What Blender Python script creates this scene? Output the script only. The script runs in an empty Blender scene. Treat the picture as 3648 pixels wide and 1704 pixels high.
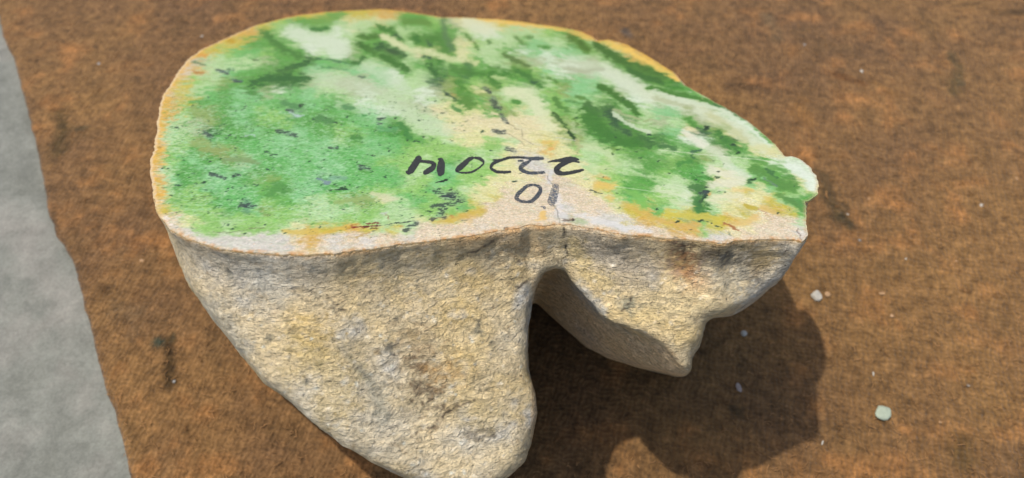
import bpy, math, random
import numpy as np
from mathutils import Vector, Matrix

random.seed(7)
RNG = np.random.RandomState(11)
scene = bpy.context.scene
COL = scene.collection
CM = 0.01                                  # everything is designed in centimetres

# ------------------------------------------------------------------ camera, light
TH = math.radians(56.2)                    # camera pitch below the horizontal
F = np.array([0.0, math.cos(TH), -math.sin(TH)])
U = np.array([0.0, math.sin(TH), math.cos(TH)])
R = np.array([1.0, 0.0, 0.0])
FPX = 1824.0 / math.tan(math.radians(34.27))
DN = 20.45                                 # depth of that rim point
P0 = np.array([136.0 * DN / FPX, 0.0, 11.05])          # rim of the cut at the notch
CAM = P0 - DN * F - DN * 62 / FPX * U - P0[0] * R

cam_d = bpy.data.cameras.new("camera")
cam = bpy.data.objects.new("camera", cam_d)
COL.objects.link(cam)
cam_d.sensor_width = 36.0
cam_d.lens = 18.0 / math.tan(math.radians(34.27))
cam_d.clip_start = 0.01
cam_d.clip_end = 50.0
cam.location = Vector(CAM * CM)
cam.rotation_euler = (math.radians(90) - TH, 0, 0)
cam_d.dof.use_dof = True
cam_d.dof.focus_distance = 0.212
cam_d.dof.aperture_fstop = 13.0
scene.camera = cam

TO_SUN = np.array([-0.337, 0.144, 1.0])
TO_SUN /= np.linalg.norm(TO_SUN)
w = bpy.data.worlds.new("World")
scene.world = w
w.use_nodes = True
nt = w.node_tree
sky = nt.nodes.new("ShaderNodeTexSky")
sky.sky_type = 'NISHITA'
sky.sun_disc = False
sky.sun_elevation = math.asin(TO_SUN[2])
sky.sun_rotation = math.atan2(TO_SUN[0], TO_SUN[1])
sky.dust_density = 2.5
nt.links.new(sky.outputs[0], nt.nodes["Background"].inputs[0])
nt.nodes["Background"].inputs[1].default_value = 0.15
sd = bpy.data.lights.new("sun", 'SUN')
sd.energy = 2.6
sd.angle = math.radians(0.9)
sd.color = (1.0, 0.955, 0.88)
sun = bpy.data.objects.new("sun", sd)
COL.objects.link(sun)
sun.location = (-0.3, 0.2, 1.5)
sun.rotation_euler = Vector(TO_SUN).to_track_quat('Z', 'Y').to_euler()
scene.view_settings.view_transform = 'Standard'
scene.view_settings.look = 'None'
scene.view_settings.exposure = 0.42
scene.view_settings.gamma = 1.0

# ------------------------------------------------------------------ geometry helpers
TAU = math.radians(26.5)                   # backward tilt of the sawn face
ROLL = math.radians(-2.2)
NRM = np.array([-math.sin(ROLL), math.sin(TAU) * math.cos(ROLL), math.cos(TAU) * math.cos(ROLL)])
AD = np.array([1.0, 0, 0]) - NRM[0] * NRM
AD /= np.linalg.norm(AD)
BD = np.cross(NRM, AD)


def ray(px, py):
    px = np.asarray(px, float); py = np.asarray(py, float)
    return (F[None] + ((px - 1824) / FPX)[..., None] * R[None]
            + ((852 - py) / FPX)[..., None] * U[None])


def on_cut(pts):
    """photo measurements -> (a, b) on the sawn plane, in cm"""
    p = np.asarray(pts, float).reshape(-1, 2)
    d = ray(p[:, 0], p[:, 1])
    t = ((P0 - CAM) @ NRM) / (d @ NRM)
    q = CAM[None] + t[:, None] * d
    return np.stack([(q - P0) @ AD, (q - P0) @ BD], 1)


def on_ground(px, py, z=0.0):
    d = ray(np.array([px]), np.array([py]))[0]
    t = (z - CAM[2]) / d[2]
    return CAM + t * d


def cut_to_world(a, b, h=0.0):
    a = np.asarray(a, float); b = np.asarray(b, float)
    return (P0[None] + a[:, None] * AD + b[:, None] * BD
            - np.asarray(h)[..., None] * NRM)


def chart(q):
    """world points -> measuring chart used for the stone's markings"""
    v = q - CAM[None]
    dz = v @ F
    return 1824 + FPX * (v @ R) / dz, 852 - FPX * (v @ U) / dz, dz


def poly_sdf(poly, X, Y):
    """signed distance (negative inside) to a closed polygon"""
    x = X.ravel().astype(np.float64); y = Y.ravel().astype(np.float64)
    d2 = np.full(x.shape, 1e18); ins = np.zeros(x.shape, bool)
    n = len(poly)
    for i in range(n):
        x0, y0 = poly[i]; x1, y1 = poly[(i + 1) % n]
        ex, ey = x1 - x0, y1 - y0
        L = ex * ex + ey * ey + 1e-12
        t = np.clip(((x - x0) * ex + (y - y0) * ey) / L, 0, 1)
        dx = x - x0 - t * ex; dy = y - y0 - t * ey
        np.minimum(d2, dx * dx + dy * dy, out=d2)
        if y0 != y1:
            c = ((y0 > y) != (y1 > y)) & (x < (x1 - x0) * (y - y0) / (y1 - y0) + x0)
            ins ^= c
    d = np.sqrt(d2)
    d[ins] *= -1
    return d.reshape(X.shape)


class Raster:
    def __init__(self, poly, x0, x1, y0, y1, step):
        self.x0, self.y0, self.s = x0, y0, step
        xs = np.arange(x0, x1 + step, step); ys = np.arange(y0, y1 + step, step)
        X, Y = np.meshgrid(xs, ys, indexing='ij')
        self.g = poly_sdf(poly, X, Y).astype(np.float32)

    def __call__(self, x, y):
        fx = np.clip((x - self.x0) / self.s, 0, self.g.shape[0] - 1.001)
        fy = np.clip((y - self.y0) / self.s, 0, self.g.shape[1] - 1.001)
        i = fx.astype(np.int32); j = fy.astype(np.int32)
        u = (fx - i).astype(np.float32); v = (fy - j).astype(np.float32)
        g = self.g
        return (g[i, j] * (1 - u) * (1 - v) + g[i + 1, j] * u * (1 - v)
                + g[i, j + 1] * (1 - u) * v + g[i + 1, j + 1] * u * v)


TAB = RNG.rand(4096).astype(np.float32)


def _h(i, j, k):
    n = (i * 73856093) ^ (j * 19349663) ^ (k * 83492791)
    n = (n ^ (n >> 13)) * 1274126177
    return TAB[(n ^ (n >> 16)) & 4095]


def vnoise(x, y, z=None):
    if z is None:
        z = np.zeros_like(x)
    xi = np.floor(x).astype(np.int64); yi = np.floor(y).astype(np.int64); zi = np.floor(z).astype(np.int64)
    u = x - xi; v = y - yi; q = z - zi
    u = u * u * (3 - 2 * u); v = v * v * (3 - 2 * v); q = q * q * (3 - 2 * q)
    r = 0
    flat = not np.any(q)
    for dk in ((0,) if flat else (0, 1)):
        a = _h(xi, yi, zi + dk) * (1 - u) + _h(xi + 1, yi, zi + dk) * u
        b = _h(xi, yi + 1, zi + dk) * (1 - u) + _h(xi + 1, yi + 1, zi + dk) * u
        s = a * (1 - v) + b * v
        r = r + s * (1.0 if flat else (1 - q if dk == 0 else q))
    return r * 2 - 1


def fbm(x, y, z=None, o=4, gain=0.5, seed=0):
    s = 0; a = 1.0; t = 0; f = 1.0
    for k in range(o):
        ox = seed * 17.31 + k * 5.17
        s = s + a * vnoise(x * f + ox, y * f - ox * 1.3, None if z is None else z * f + ox * .7)
        t += a; a *= gain; f *= 2.03
    return s / t


def link_mesh(name, verts, faces, mat, parent=None, smooth=True):
    me = bpy.data.meshes.new(name)
    verts = np.asarray(verts, np.float32)
    faces = np.asarray(faces, np.int32)
    me.vertices.add(len(verts)); me.vertices.foreach_set("co", verts.ravel())
    k = faces.shape[1]
    me.loops.add(faces.size); me.loops.foreach_set("vertex_index", faces.ravel())
    me.polygons.add(len(faces))
    me.polygons.foreach_set("loop_start", np.arange(0, faces.size, k, dtype=np.int32))
    me.polygons.foreach_set("use_smooth", np.full(len(faces), smooth))
    me.update(calc_edges=True)
    me.validate()
    me.materials.append(mat)
    o = bpy.data.objects.new(name, me)
    COL.objects.link(o)
    if parent is not None:
        o.parent = parent
    return o


def set_color(o, name, rgb):
    at = o.data.color_attributes.new(name, 'FLOAT_COLOR', 'POINT')
    c = np.ones((len(rgb), 4), np.float32); c[:, :3] = rgb
    at.data.foreach_set("color", c.ravel())


def lin(c):
    c = np.asarray(c, float) / 255.0
    return np.where(c <= 0.04045, c / 12.92, ((c + 0.055) / 1.055) ** 2.4)


def tag(o, label=None, cat=None, group=None, kind=None):
    if label: o['label'] = label
    if cat: o['category'] = cat
    if group: o['group'] = group
    if kind: o['kind'] = kind
    return o


# ------------------------------------------------------------------ shader helpers
class NT:
    def __init__(self, name, rough=0.7, spec=0.3):
        self.m = bpy.data.materials.new(name); self.m.use_nodes = True
        self.t = self.m.node_tree; self.b = self.t.nodes["Principled BSDF"]
        self.b.inputs["Roughness"].default_value = rough
        self.b.inputs["Specular IOR Level"].default_value = spec

    def n(self, typ, **kw):
        x = self.t.nodes.new(typ)
        for k, v in kw.items():
            setattr(x, k, v)
        return x

    def put(self, sock, v):
        if hasattr(v, "is_output") or isinstance(v, bpy.types.NodeSocket):
            self.t.links.new(v, sock)
        else:
            sock.default_value = v

    def coord(self):
        return self.n("ShaderNodeTexCoord").outputs["Object"]

    def mapping(self, vec, scale=(1, 1, 1), rot=(0, 0, 0), loc=(0, 0, 0)):
        m = self.n("ShaderNodeMapping"); self.put(m.inputs[0], vec)
        m.inputs[1].default_value = loc; m.inputs[2].default_value = rot; m.inputs[3].default_value = scale
        return m.outputs[0]

    def noise(self, vec, scale, detail=4, rough=0.55, dist=0.0):
        m = self.n("ShaderNodeTexNoise"); self.put(m.inputs["Vector"], vec)
        m.inputs["Scale"].default_value = scale; m.inputs["Detail"].default_value = detail
        m.inputs["Roughness"].default_value = rough; m.inputs["Distortion"].default_value = dist
        return m.outputs["Fac"]

    def ramp(self, v, stops):
        m = self.n("ShaderNodeValToRGB"); self.put(m.inputs[0], v)
        e = m.color_ramp.elements
        while len(e) < len(stops): e.new(0.5)
        for x, (p, c) in zip(e, stops):
            x.position = p
            x.color = (c, c, c, 1) if not hasattr(c, "__len__") else (*c[:3], 1)
        return m.outputs[0]

    def mix(self, f, a, b, mode='MIX'):
        m = self.n("ShaderNodeMix", data_type='RGBA', blend_type=mode)
        self.put(m.inputs[0], f)
        for s, v in ((m.inputs[6], a), (m.inputs[7], b)):
            if isinstance(v, bpy.types.NodeSocket): self.t.links.new(v, s)
            elif hasattr(v, "__len__"): s.default_value = (*v[:3], 1)
            else: s.default_value = (v, v, v, 1)
        return m.outputs[2]

    def math(self, op, a, b=0.0, clamp=False):
        m = self.n("ShaderNodeMath", operation=op, use_clamp=clamp)
        self.put(m.inputs[0], a); self.put(m.inputs[1], b)
        return m.outputs[0]

    def bump(self, h, strength, dist, normal=None):
        m = self.n("ShaderNodeBump"); self.put(m.inputs["Height"], h)
        m.inputs["Strength"].default_value = strength; m.inputs["Distance"].default_value = dist
        if normal is not None: self.put(m.inputs["Normal"], normal)
        return m.outputs[0]

    def attr(self, name):
        return self.n("ShaderNodeAttribute", attribute_name=name)


# ------------------------------------------------------------------ measured outlines
RIM = [(536,642),(537,600),(540,566),(549,534),(553,501),(559,470),(562,428),(569,387),(583,341),(612,291),
       (641,249),(679,204),(729,170),(791,143),(853,114),(916,89),(999,67),(1082,52),(1165,42),(1269,37),
       (1352,33),(1400,36),(1462,44),(1525,54),(1566,61),(1608,62),(1649,62),(1774,69),(1857,77),(1919,87),
       (2003,98),(2065,110),(2103,128),(2123,146),(2169,141),(2231,158),(2314,204),(2397,256),(2434,300),
       (2499,337),(2588,385),(2663,430),(2738,489),(2778,532),(2796,558),(2828,557),(2863,574),(2893,602),
       (2913,637),(2923,659),(2918,684),(2883,712),(2866,720),(2875,736),(2870,759),(2879,799),(2878,838),
       (2860,862),(2838,853),(2748,847),(2648,852),(2574,865),(2520,858),(2474,855),(2424,851),(2319,841),
       (2209,829),(2131,815),(2072,807),(2032,801),(1992,799),(1945,803),(1899,797),(1865,806),(1782,819),
       (1683,836),(1633,846),(1533,857),(1400,870),(1373,876),(1290,890),(1207,900),(1082,906),(957,904),
       (874,899),(791,886),(733,868),(681,851),(640,832),(600,811),(574,782),(553,747),(545,712),(543,678)]
SIL_L = [(300,-600),(300,700),(540,740),(574,782),(600,825),(628,898),(673,1003),(748,1105),(846,1236),
         (951,1356),(1071,1445),(1146,1514),(1251,1589),(1335,1641),(1463,1702),(1560,1740),(1680,1745),
         (1786,1704),(1861,1634),(1884,1574),(1906,1476),(1899,1401),(1876,1326),(1872,1251),(1872,1176),
         (1885,1085),(1900,1018),(1925,958),(1965,937),(2010,900),(2200,860),(2500,500),(2500,-600)]
SIL_R = [(1700,-600),(1700,940),(1800,985),(1900,1063),(2008,1166),(2089,1236),(2170,1274),(2278,1307),
         (2413,1339),(2440,1336),(2457,1318),(2462,1269),(2489,1226),(2500,1182),(2511,1145),(2538,1128),
         (2603,1123),(2657,1096),(2711,1053),(2792,982),(2850,900),(2884,840),(2884,790),(2873,745),(2872,722),(2892,710),(2926,686),(2930,655),(2905,600),(2872,568),(2835,548),(2700,430),(2560,340),(2300,130),(2100,-100),(2100,-600)]
TUN = [(1780,1060),(1870,1000),(1925,952),(1981,937),(2019,960),(2046,1005),(2100,1070),(2138,1120),(2181,1150),
       (2278,1182),(2386,1226),(2444,1290),(2470,1360),(2400,1700),(1700,1700)]

rim = on_cut(RIM)
# densify and roughen the rim: small chips along the saw cut
dens = []
for i in range(len(rim)):
    p, q = rim[i], rim[(i + 1) % len(rim)]
    n = max(1, int(np.hypot(*(q - p)) / 0.06))
    for k in range(n):
        dens.append(p + (q - p) * k / n)
dens = np.array(dens)
for _ in range(3):
    dens = 0.5 * dens + 0.25 * (np.roll(dens, 1, 0) + np.roll(dens, -1, 0))
tan = np.roll(dens, -1, 0) - np.roll(dens, 1, 0)
nr = np.stack([tan[:, 1], -tan[:, 0]], 1); nr /= np.linalg.norm(nr, axis=1)[:, None]
ch = fbm(dens[:, 0] * 3.1, dens[:, 1] * 3.1, o=5, gain=.7, seed=3) * 0.075 + fbm(dens[:, 0] * .9, dens[:, 1] * .9, o=2, seed=5) * 0.04
dens = dens + nr * ch[:, None]
A0, A1 = dens[:, 0].min() - .6, dens[:, 0].max() + .6
B0, B1 = dens[:, 1].min() - .8, dens[:, 1].max() + .6
RIM_R = Raster(dens, A0 - 1, A1 + 1, B0 - 7.5, B1 + 1, 0.04)

def tap(h):
    return 0.13 * np.minimum(h, .9) + 0.012 * h + 0.006 * np.maximum(h - .5, 0) ** 1.7


def flare(b, h):
    """the skin swells outwards towards the front below the saw cut"""
    s_ = np.clip((4.5 - b) / 5.0, 0, 1)
    t_ = np.maximum(h - .6, 0)
    return s_ * s_ * (3 - 2 * s_) * (0.86 * t_ * t_ / (t_ + 1.0))


# ------------------------------------------------------------------ stone body: solid field, meshed with surface nets
def smax(a, b, k):
    h = np.clip(0.5 + 0.5 * (a - b) / k, 0, 1)
    return b + (a - b) * h + k * h * (1 - h)


def smin(a, b, k):
    return -smax(-a, -b, k)


VOX = 0.082
ha = np.arange(A0, A1, VOX); hb = np.arange(B0 - 6.5, B1, VOX); hh = np.arange(0.03 - 2.5 * VOX, 15.5, VOX)
GA, GB, GH = np.meshgrid(ha.astype(np.float32), hb.astype(np.float32), hh.astype(np.float32), indexing='ij')
WX = P0[0] + GA * AD[0] + GB * BD[0] - GH * NRM[0]
WY = P0[1] + GA * AD[1] + GB * BD[1] - GH * NRM[1]
WZ = P0[2] + GA * AD[2] + GB * BD[2] - GH * NRM[2]
vy = WY - CAM[1]; vz = WZ - CAM[2]
DZ = (vy * F[1] + vz * F[2]).astype(np.float32)
UU = (vy * U[1] + vz * U[2]).astype(np.float32)
PX = 1824 + FPX * WX / DZ
PY = 852 - FPX * UU / DZ
RL = Raster(SIL_L, -200, 3600, -700, 2400, 6.0)
RR = Raster(SIL_R, -200, 3600, -700, 2400, 6.0)
RT = Raster(TUN, -200, 3600, -700, 2400, 6.0)
px2cm = DZ / FPX

out = RIM_R(GA, GB)
hd = np.maximum(GH - 0.03, 0)
taper = tap(hd) - flare(GB, hd)
# the wall swells a little below the notch side of the right lobe and under the left one
side = out + taper - 0.02
plane = 0.03 - GH
ground = -WZ
back = (GB - (B1 + .6 - 0.55 * hd)) * 0.87
left = smax(side, RL(PX, PY) * px2cm - .05 * np.clip(hd, 0, 1), .55 * np.clip(hd / 2.2, .03, 1))
left = smax(left, back, 1.5)
right = smax(side, RR(PX, PY) * px2cm, 0.9 * np.clip(hd / 2.5, .03, 1))
right = smax(right, (GB - (B1 - .6 - .8 * hd)) * 0.78, 1.5)
nu = np.array([-0.68, -0.68, -0.02]); nu /= np.linalg.norm(nu)
rr_ = ray(np.array([2425.]), np.array([1275.]))[0]
tt_ = np.linspace(15, 40, 600)
qq_ = CAM[None] + tt_[:, None] * rr_[None]
hq_ = -(qq_ - P0) @ NRM
sq_ = RIM_R((qq_ - P0) @ AD, (qq_ - P0) @ BD) + tap(np.maximum(hq_, 0)) - flare((qq_ - P0) @ BD, np.maximum(hq_, 0))
k_ = np.nonzero((sq_ < 0) & (hq_ > 0))[0][0]
q0 = qq_[k_]
print("ridge point", q0, "depth", hq_[k_])
QW = (WX - q0[0]) * nu[0] + (WY - q0[1]) * nu[1] + (WZ - q0[2]) * nu[2]     # >0 in front of the hollow's wall
tun = smax(RT(PX, PY) * px2cm, -QW, 0.25)
right = smax(right, -tun, 0.22)
body = smin(left, right, 0.35)
body = smax(body, ground, 0.25)
body = smax(body, plane, 0.02).astype(np.float32)


def surface_nets(f, x, y, z):
    s = f < 0
    nx, ny, nz = f.shape
    c = np.zeros((nx - 1, ny - 1, nz - 1), np.int8)
    for i in (0, 1):
        for j in (0, 1):
            for k in (0, 1):
                c += s[i:nx - 1 + i, j:ny - 1 + j, k:nz - 1 + k]
    act = (c > 0) & (c < 8)
    idx = -np.ones(act.shape, np.int64)
    I, J, K = np.nonzero(act)
    idx[I, J, K] = np.arange(len(I))
    acc = np.zeros((len(I), 3)); cnt = np.zeros(len(I))
    cor = [(i, j, k) for i in (0, 1) for j in (0, 1) for k in (0, 1)]
    for a in cor:
        for ax in range(3):
            if a[ax] == 0:
                b = list(a); b[ax] = 1
                fa = f[I + a[0], J + a[1], K + a[2]]; fb = f[I + b[0], J + b[1], K + b[2]]
                m = (fa < 0) != (fb < 0)
                t = np.where(m, fa / np.where(m, fa - fb, 1), 0)
                p = np.tile(np.array(a, float), (len(I), 1)); p[:, ax] += t
                acc[m] += p[m]; cnt[m] += 1
    acc /= cnt[:, None]
    V = np.stack([x[0] + (I + acc[:, 0]) * VOX, y[0] + (J + acc[:, 1]) * VOX, z[0] + (K + acc[:, 2]) * VOX], 1)
    Q = []
    for ax in range(3):
        o1, o2 = [(1, 2), (2, 0), (0, 1)][ax]
        sl0 = [slice(0, n) for n in (nx, ny, nz)]; sl1 = [slice(0, n) for n in (nx, ny, nz)]
        sl0[ax] = slice(0, f.shape[ax] - 1); sl1[ax] = slice(1, f.shape[ax])
        cr = s[tuple(sl0)] != s[tuple(sl1)]
        G = np.array(np.nonzero(cr))
        ok = (G[o1] > 0) & (G[o2] > 0) & (G[o1] < f.shape[o1] - 1) & (G[o2] < f.shape[o2] - 1)
        G = G[:, ok]
        fl = s[tuple(G)]
        qs = []
        for d1, d2 in ((0, 0), (-1, 0), (-1, -1), (0, -1)):
            g = G.copy(); g[o1] += d1; g[o2] += d2
            qs.append(idx[tuple(g)])
        q = np.stack(qs, 1)
        q[~fl] = q[~fl][:, ::-1]
        Q.append(q)
    return V, np.concatenate(Q)


BV, BF = surface_nets(body, ha, hb, hh)


def vert_normals(V, Fc):
    a = V[Fc[:, 2]] - V[Fc[:, 0]]; b = V[Fc[:, 3]] - V[Fc[:, 1]]
    n = np.cross(a, b)
    N = np.zeros_like(V)
    for k in range(4):
        for c in range(3):
            N[:, c] += np.bincount(Fc[:, k], n[:, c], len(V))
    return N / (np.linalg.norm(N, axis=1)[:, None] + 1e-12)


def relax(V, Fc, it, keep):
    for _ in range(it):
        S = np.zeros_like(V); C = np.zeros(len(V))
        for k in range(4):
            i, j = Fc[:, k], Fc[:, (k + 1) % 4]
            for c in range(3):
                S[:, c] += np.bincount(i, V[j, c], len(V)) + np.bincount(j, V[i, c], len(V))
            C += np.bincount(i, minlength=len(V)) + np.bincount(j, minlength=len(V))
        T = S / C[:, None]
        V = np.where(keep[:, None], V, 0.5 * V + 0.5 * T)
    return V


BV = relax(BV, BF, 2, BV[:, 2] < 0.12)
BN = vert_normals(BV, BF)
test = np.mean(np.sum(BN * (BV - BV.mean(0)), 1))
if test < 0:
    BF = BF[:, ::-1]; BN = -BN
x, y, z = BV.T
m = np.clip((z - 0.06) / 0.35, 0, 1)
SMOOTH = np.clip((BV @ np.zeros(3)) + 0, 0, 1)
lump = fbm(x * .42, y * .42, z * .42, o=3, seed=1) * 0.16
mid = fbm(x * 1.5, y * 1.8, z * 2.6, o=5, gain=.6, seed=2) * 0.06
wr = np.abs(fbm(x * 2.6 + mid * 6, y * 2.6, z * 6.5, o=3, seed=4)) * -0.045
Wb = cut_to_world(BV[:, 0], BV[:, 1], BV[:, 2])
cpx, cpy, _ = chart(Wb)
hollow = np.clip(-RT(cpx, cpy) / 30.0, 0, 1) * (cpx > 1890)
disp = m * (lump * .6 + (mid + wr) * (1 - .35 * hollow))
disp = np.where(np.abs(BN[:, 2]) > .97, np.where(z < .1, 0, disp), disp)
BV2 = BV + BN * disp[:, None]
BV2[:, 2] = np.maximum(BV2[:, 2], 0.03)
Wb = cut_to_world(BV2[:, 0], BV2[:, 1], BV2[:, 2])
Wb[:, 2] = np.maximum(Wb[:, 2], 0.02)
cpx, cpy, _ = chart(Wb)
print("body verts", len(Wb), "faces", len(BF))


# ------------------------------------------------------------------ painting helpers (mineral markings)
def seg_dist(px, py, pts):
    """distance to a polyline and the position along it"""
    best = np.full(px.shape, 1e9); par = np.zeros(px.shape)
    n = len(pts)
    if n == 1:
        return np.hypot(px - pts[0][0], py - pts[0][1]), par
    for i in range(n - 1):
        x0, y0 = pts[i]; x1, y1 = pts[i + 1]
        ex, ey = x1 - x0, y1 - y0
        t = np.clip(((px - x0) * ex + (py - y0) * ey) / (ex * ex + ey * ey + 1e-9), 0, 1)
        d = np.hypot(px - x0 - t * ex, py - y0 - t * ey)
        mm = d < best
        best[mm] = d[mm]; par[mm] = (i + t[mm]) / (n - 1)
    return best, par


def paint(rgb, px, py, pts, width, color, alpha=1.0, soft=0.5, asp=1.0, nz=None, namp=0.0):
    """lay a mineral streak of the given width along pts"""
    pts = [(a, b * asp) for a, b in pts]
    xs = [p[0] for p in pts]; ys = [p[1] for p in pts]
    r = width * 1.5 + 10
    sel = np.nonzero((px > min(xs) - r) & (px < max(xs) + r) & (py * asp > min(ys) - r) & (py * asp < max(ys) + r))[0]
    if len(sel) == 0:
        return
    d, _ = seg_dist(px[sel], py[sel] * asp, pts)
    e = d / (width * .5)
    if nz is not None:
        e = e + nz[sel] * namp
    a = np.clip((1 + soft - e) / (2 * soft + 1e-6), 0, 1)
    a = a * a * (3 - 2 * a) * alpha
    rgb[sel] = rgb[sel] * (1 - a[:, None]) + np.asarray(color)[None] * a[:, None]


PAL = {'W': (218,226,202), 'C': (194,217,164), 'Y': (220,214,152), 'P': (224,211,162), 'm': (126,196,118),
       'M': (160,211,162), 'l': (168,206,120), 'g': (106,176,84), 'G': (64,144,46), 'D': (46,120,52),
       'T': (50,106,74), 'o': (158,174,102), 'k': (180,188,146), 'y': (203,186,66), 'O': (216,172,78),
       'r': (218,198,168), 'w': (210,202,188), 'B': (134,172,146)}
GRID_ROWS = [
"...........y" "ygyyOOg....." "............" "............",
"........ylgg" "gCYCYCgglkYY" "YyOy........" "............",
"......OOgCWC" "CWCCgGCCggCW" "WCCClgOO...." "............",
".....yygggCW" "WWCggCCGGTYl" "CCgMCCGCYO.." "............",
"...OylmmlggW" "CWkgDTCPYGYC" "CgWMWMMCGYO." "............",
"..rkCCCCkggD" "mmGCCGCgGClg" "CCokWkWkCGGO" "O...........",
"..rOCMmggDgM" "MCMMMWgCDgDg" "GGGlMWkkWCGD" "GO..........",
"..ylCoggGDDk" "CkkkMWCCToGl" "GlgDCgMMCWWG" "GGg.........",
".ryCmgMGkWmM" "CCkWkCCWkoGY" "oCCCloMMGkWW" "CGgl........",
".OygmgmMmmmM" "mgCWCCkWCYGg" "olgCglMCCGWW" "kWWYG.......",
".OloogMmlmBm" "gmgMWWCkPYYY" "goYClgCGTCgC" "MMkkWg......",
".OCkogMgllgg" "ggmmMgCCCYPP" "PPPPYolGGTkC" "kCgkYWW.....",
".CCkDggMgmMg" "gllmgGGCCYPY" "PPPPYokGGTGC" "gMPToYWg....",
"rCloMmgmmMMm" "MCgMmmgglCYY" "lCPYyYoCgDGg" "DgWWGDYWg...",
"OlCgoommmMmM" "MmmmMmlllllC" "lYPPOYlCClgG" "CCgCkGgYY...",
"OlmMgokMgmMm" "MmmmlllClgCl" "CYwwYYYClCCg" "glGoCCCgWWW.",
"rCggMmMgmmMm" "MMmgmmlCmMll" "lYPwwYYClCCg" "lggmCYClgCWW",
"OMgmMMgkogmM" "BMmmmmClMmll" "YYPPrrPYOlgG" "CCgGYYCMgGYW",
"OCglMmMmgGMM" "mgmlllllmlCY" "YrPrwrrPylgg" "lCWDCYyYMlCY",
"rlllgmmmlgMC" "ClooYCmmlllY" "yrrrrrrrYlml" "llWDCYPYyCg.",
".ylllggMollC" "CCCllCClllmy" "rrrrrwrrrYyO" "mCyGCYyPOyg.",
".rYYlCllllCl" "ClllCCCYlyOr" "rrrrrwkwwwyO" "yyooyOYPrrC.",
"..wllClllCYO" "yyOyCyCrrrrw" "rr......rwwr" "rOOlyPPrrrw.",
"..rwwwwwwwrO" "rwrwrrwrrr.." "..........rr" ".rrwwrrrrrw.",
]
NR = len(GRID_ROWS); NC = 48
for r_ in GRID_ROWS:
    assert len(r_) == NC, (len(r_), r_)
gx = np.array([530 + 25 + 50 * c for c in range(NC)]); gy = np.array([47.5 + 35 * r for r in range(NR)])
# empty cells take the nearest sampled mineral
cells = [(c, r, GRID_ROWS[r][c]) for r in range(NR) for c in range(NC) if GRID_ROWS[r][c] != '.']
full = [[None] * NC for _ in range(NR)]
for r in range(NR):
    for c in range(NC):
        ch_ = GRID_ROWS[r][c]
        if ch_ == '.':
            ch_ = min(cells, key=lambda t: (t[0] - c) ** 2 * 1.0 + (t[1] - r) ** 2 * 1.3)[2]
        full[r][c] = ch_

# ------------------------------------------------------------------ sawn face mesh
ST = 0.03
fa = np.arange(A0, A1, ST); fb = np.arange(B0, B1, ST)
FA, FB = np.meshgrid(fa, fb, indexing='ij')
S = RIM_R(FA, FB)
inn = S < 0
cell = inn[:-1, :-1] | inn[1:, :-1] | inn[:-1, 1:] | inn[1:, 1:]
used = np.zeros(inn.shape, bool)
for i in (0, 1):
    for j in (0, 1):
        used[i:used.shape[0] - 1 + i, j:used.shape[1] - 1 + j] |= cell
Gx, Gy = np.gradient(S, ST)
gl = np.hypot(Gx, Gy) + 1e-9
mv = used & (S > 0)
FA = np.where(mv, FA - Gx / gl * S, FA); FB = np.where(mv, FB - Gy / gl * S, FB)
fid = -np.ones(used.shape, np.int64)
UI = np.nonzero(used)
fid[UI] = np.arange(len(UI[0]))
ca, cb = np.nonzero(cell)
FQ = np.stack([fid[ca, cb], fid[ca + 1, cb], fid[ca + 1, cb + 1], fid[ca, cb + 1]], 1)
a = FA[UI]; b = FB[UI]; sdist = RIM_R(a, b)
rough_zone = fbm(a * 8, b * 8, o=2, seed=31)
hface = np.where(sdist > -0.05, 0.012, 0.0) + 0.004 * np.clip(1 + sdist / .7, 0, 1) * (rough_zone)
FV = cut_to_world(a, b, hface)
cx, cy, _ = chart(cut_to_world(a, b, np.zeros_like(a)))

al_ = (a - b * .85) * .76; ac_ = (a * .85 + b) * .76
dmask = np.clip((cx - 1250) / 450, 0, 1)


def dn(f, o, gain, seed, asp=1.3):
    """noise drawn out level in the left half and along the diagonal flow bands in the right half"""
    return (fbm(a * f, b * f * asp, o=o, gain=gain, seed=seed) * (1 - dmask)
            + fbm(al_ * f * .7, ac_ * f * 1.3, o=o, gain=gain, seed=seed + 7) * dmask)


# fractal domain warp (in centimetres on the face), slightly dragged along the saw direction
w1 = fbm(a * 1.6, b * 1.6, o=5, gain=.6, seed=41); w2 = fbm(a * 1.6, b * 1.6, o=5, gain=.6, seed=42)
w3 = fbm(a * 4.2, b * 4.6, o=4, gain=.55, seed=43); w4 = fbm(a * 4.2, b * 4.6, o=4, gain=.55, seed=44)
w5 = fbm(a * 12, b * 12, o=4, gain=.6, seed=45); w6 = fbm(a * 12, b * 12, o=4, gain=.6, seed=46)
qx = cx + w1 * 26 + w3 * 20 + w5 * 6
qy = cy + w2 * 13 + w4 * 10 + w6 * 3
fx = (qx - gx[0]) / 50.0; fy = (qy - gy[0]) / 35.0
rgb = np.zeros((len(a), 3)); wt = np.zeros(len(a))
keys = sorted(set(k for row in full for k in row))
ix = np.clip(np.round(fx).astype(int), 0, NC - 1); iy = np.clip(np.round(fy).astype(int), 0, NR - 1)
lab = np.array([[keys.index(k) for k in row] for row in full])
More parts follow.
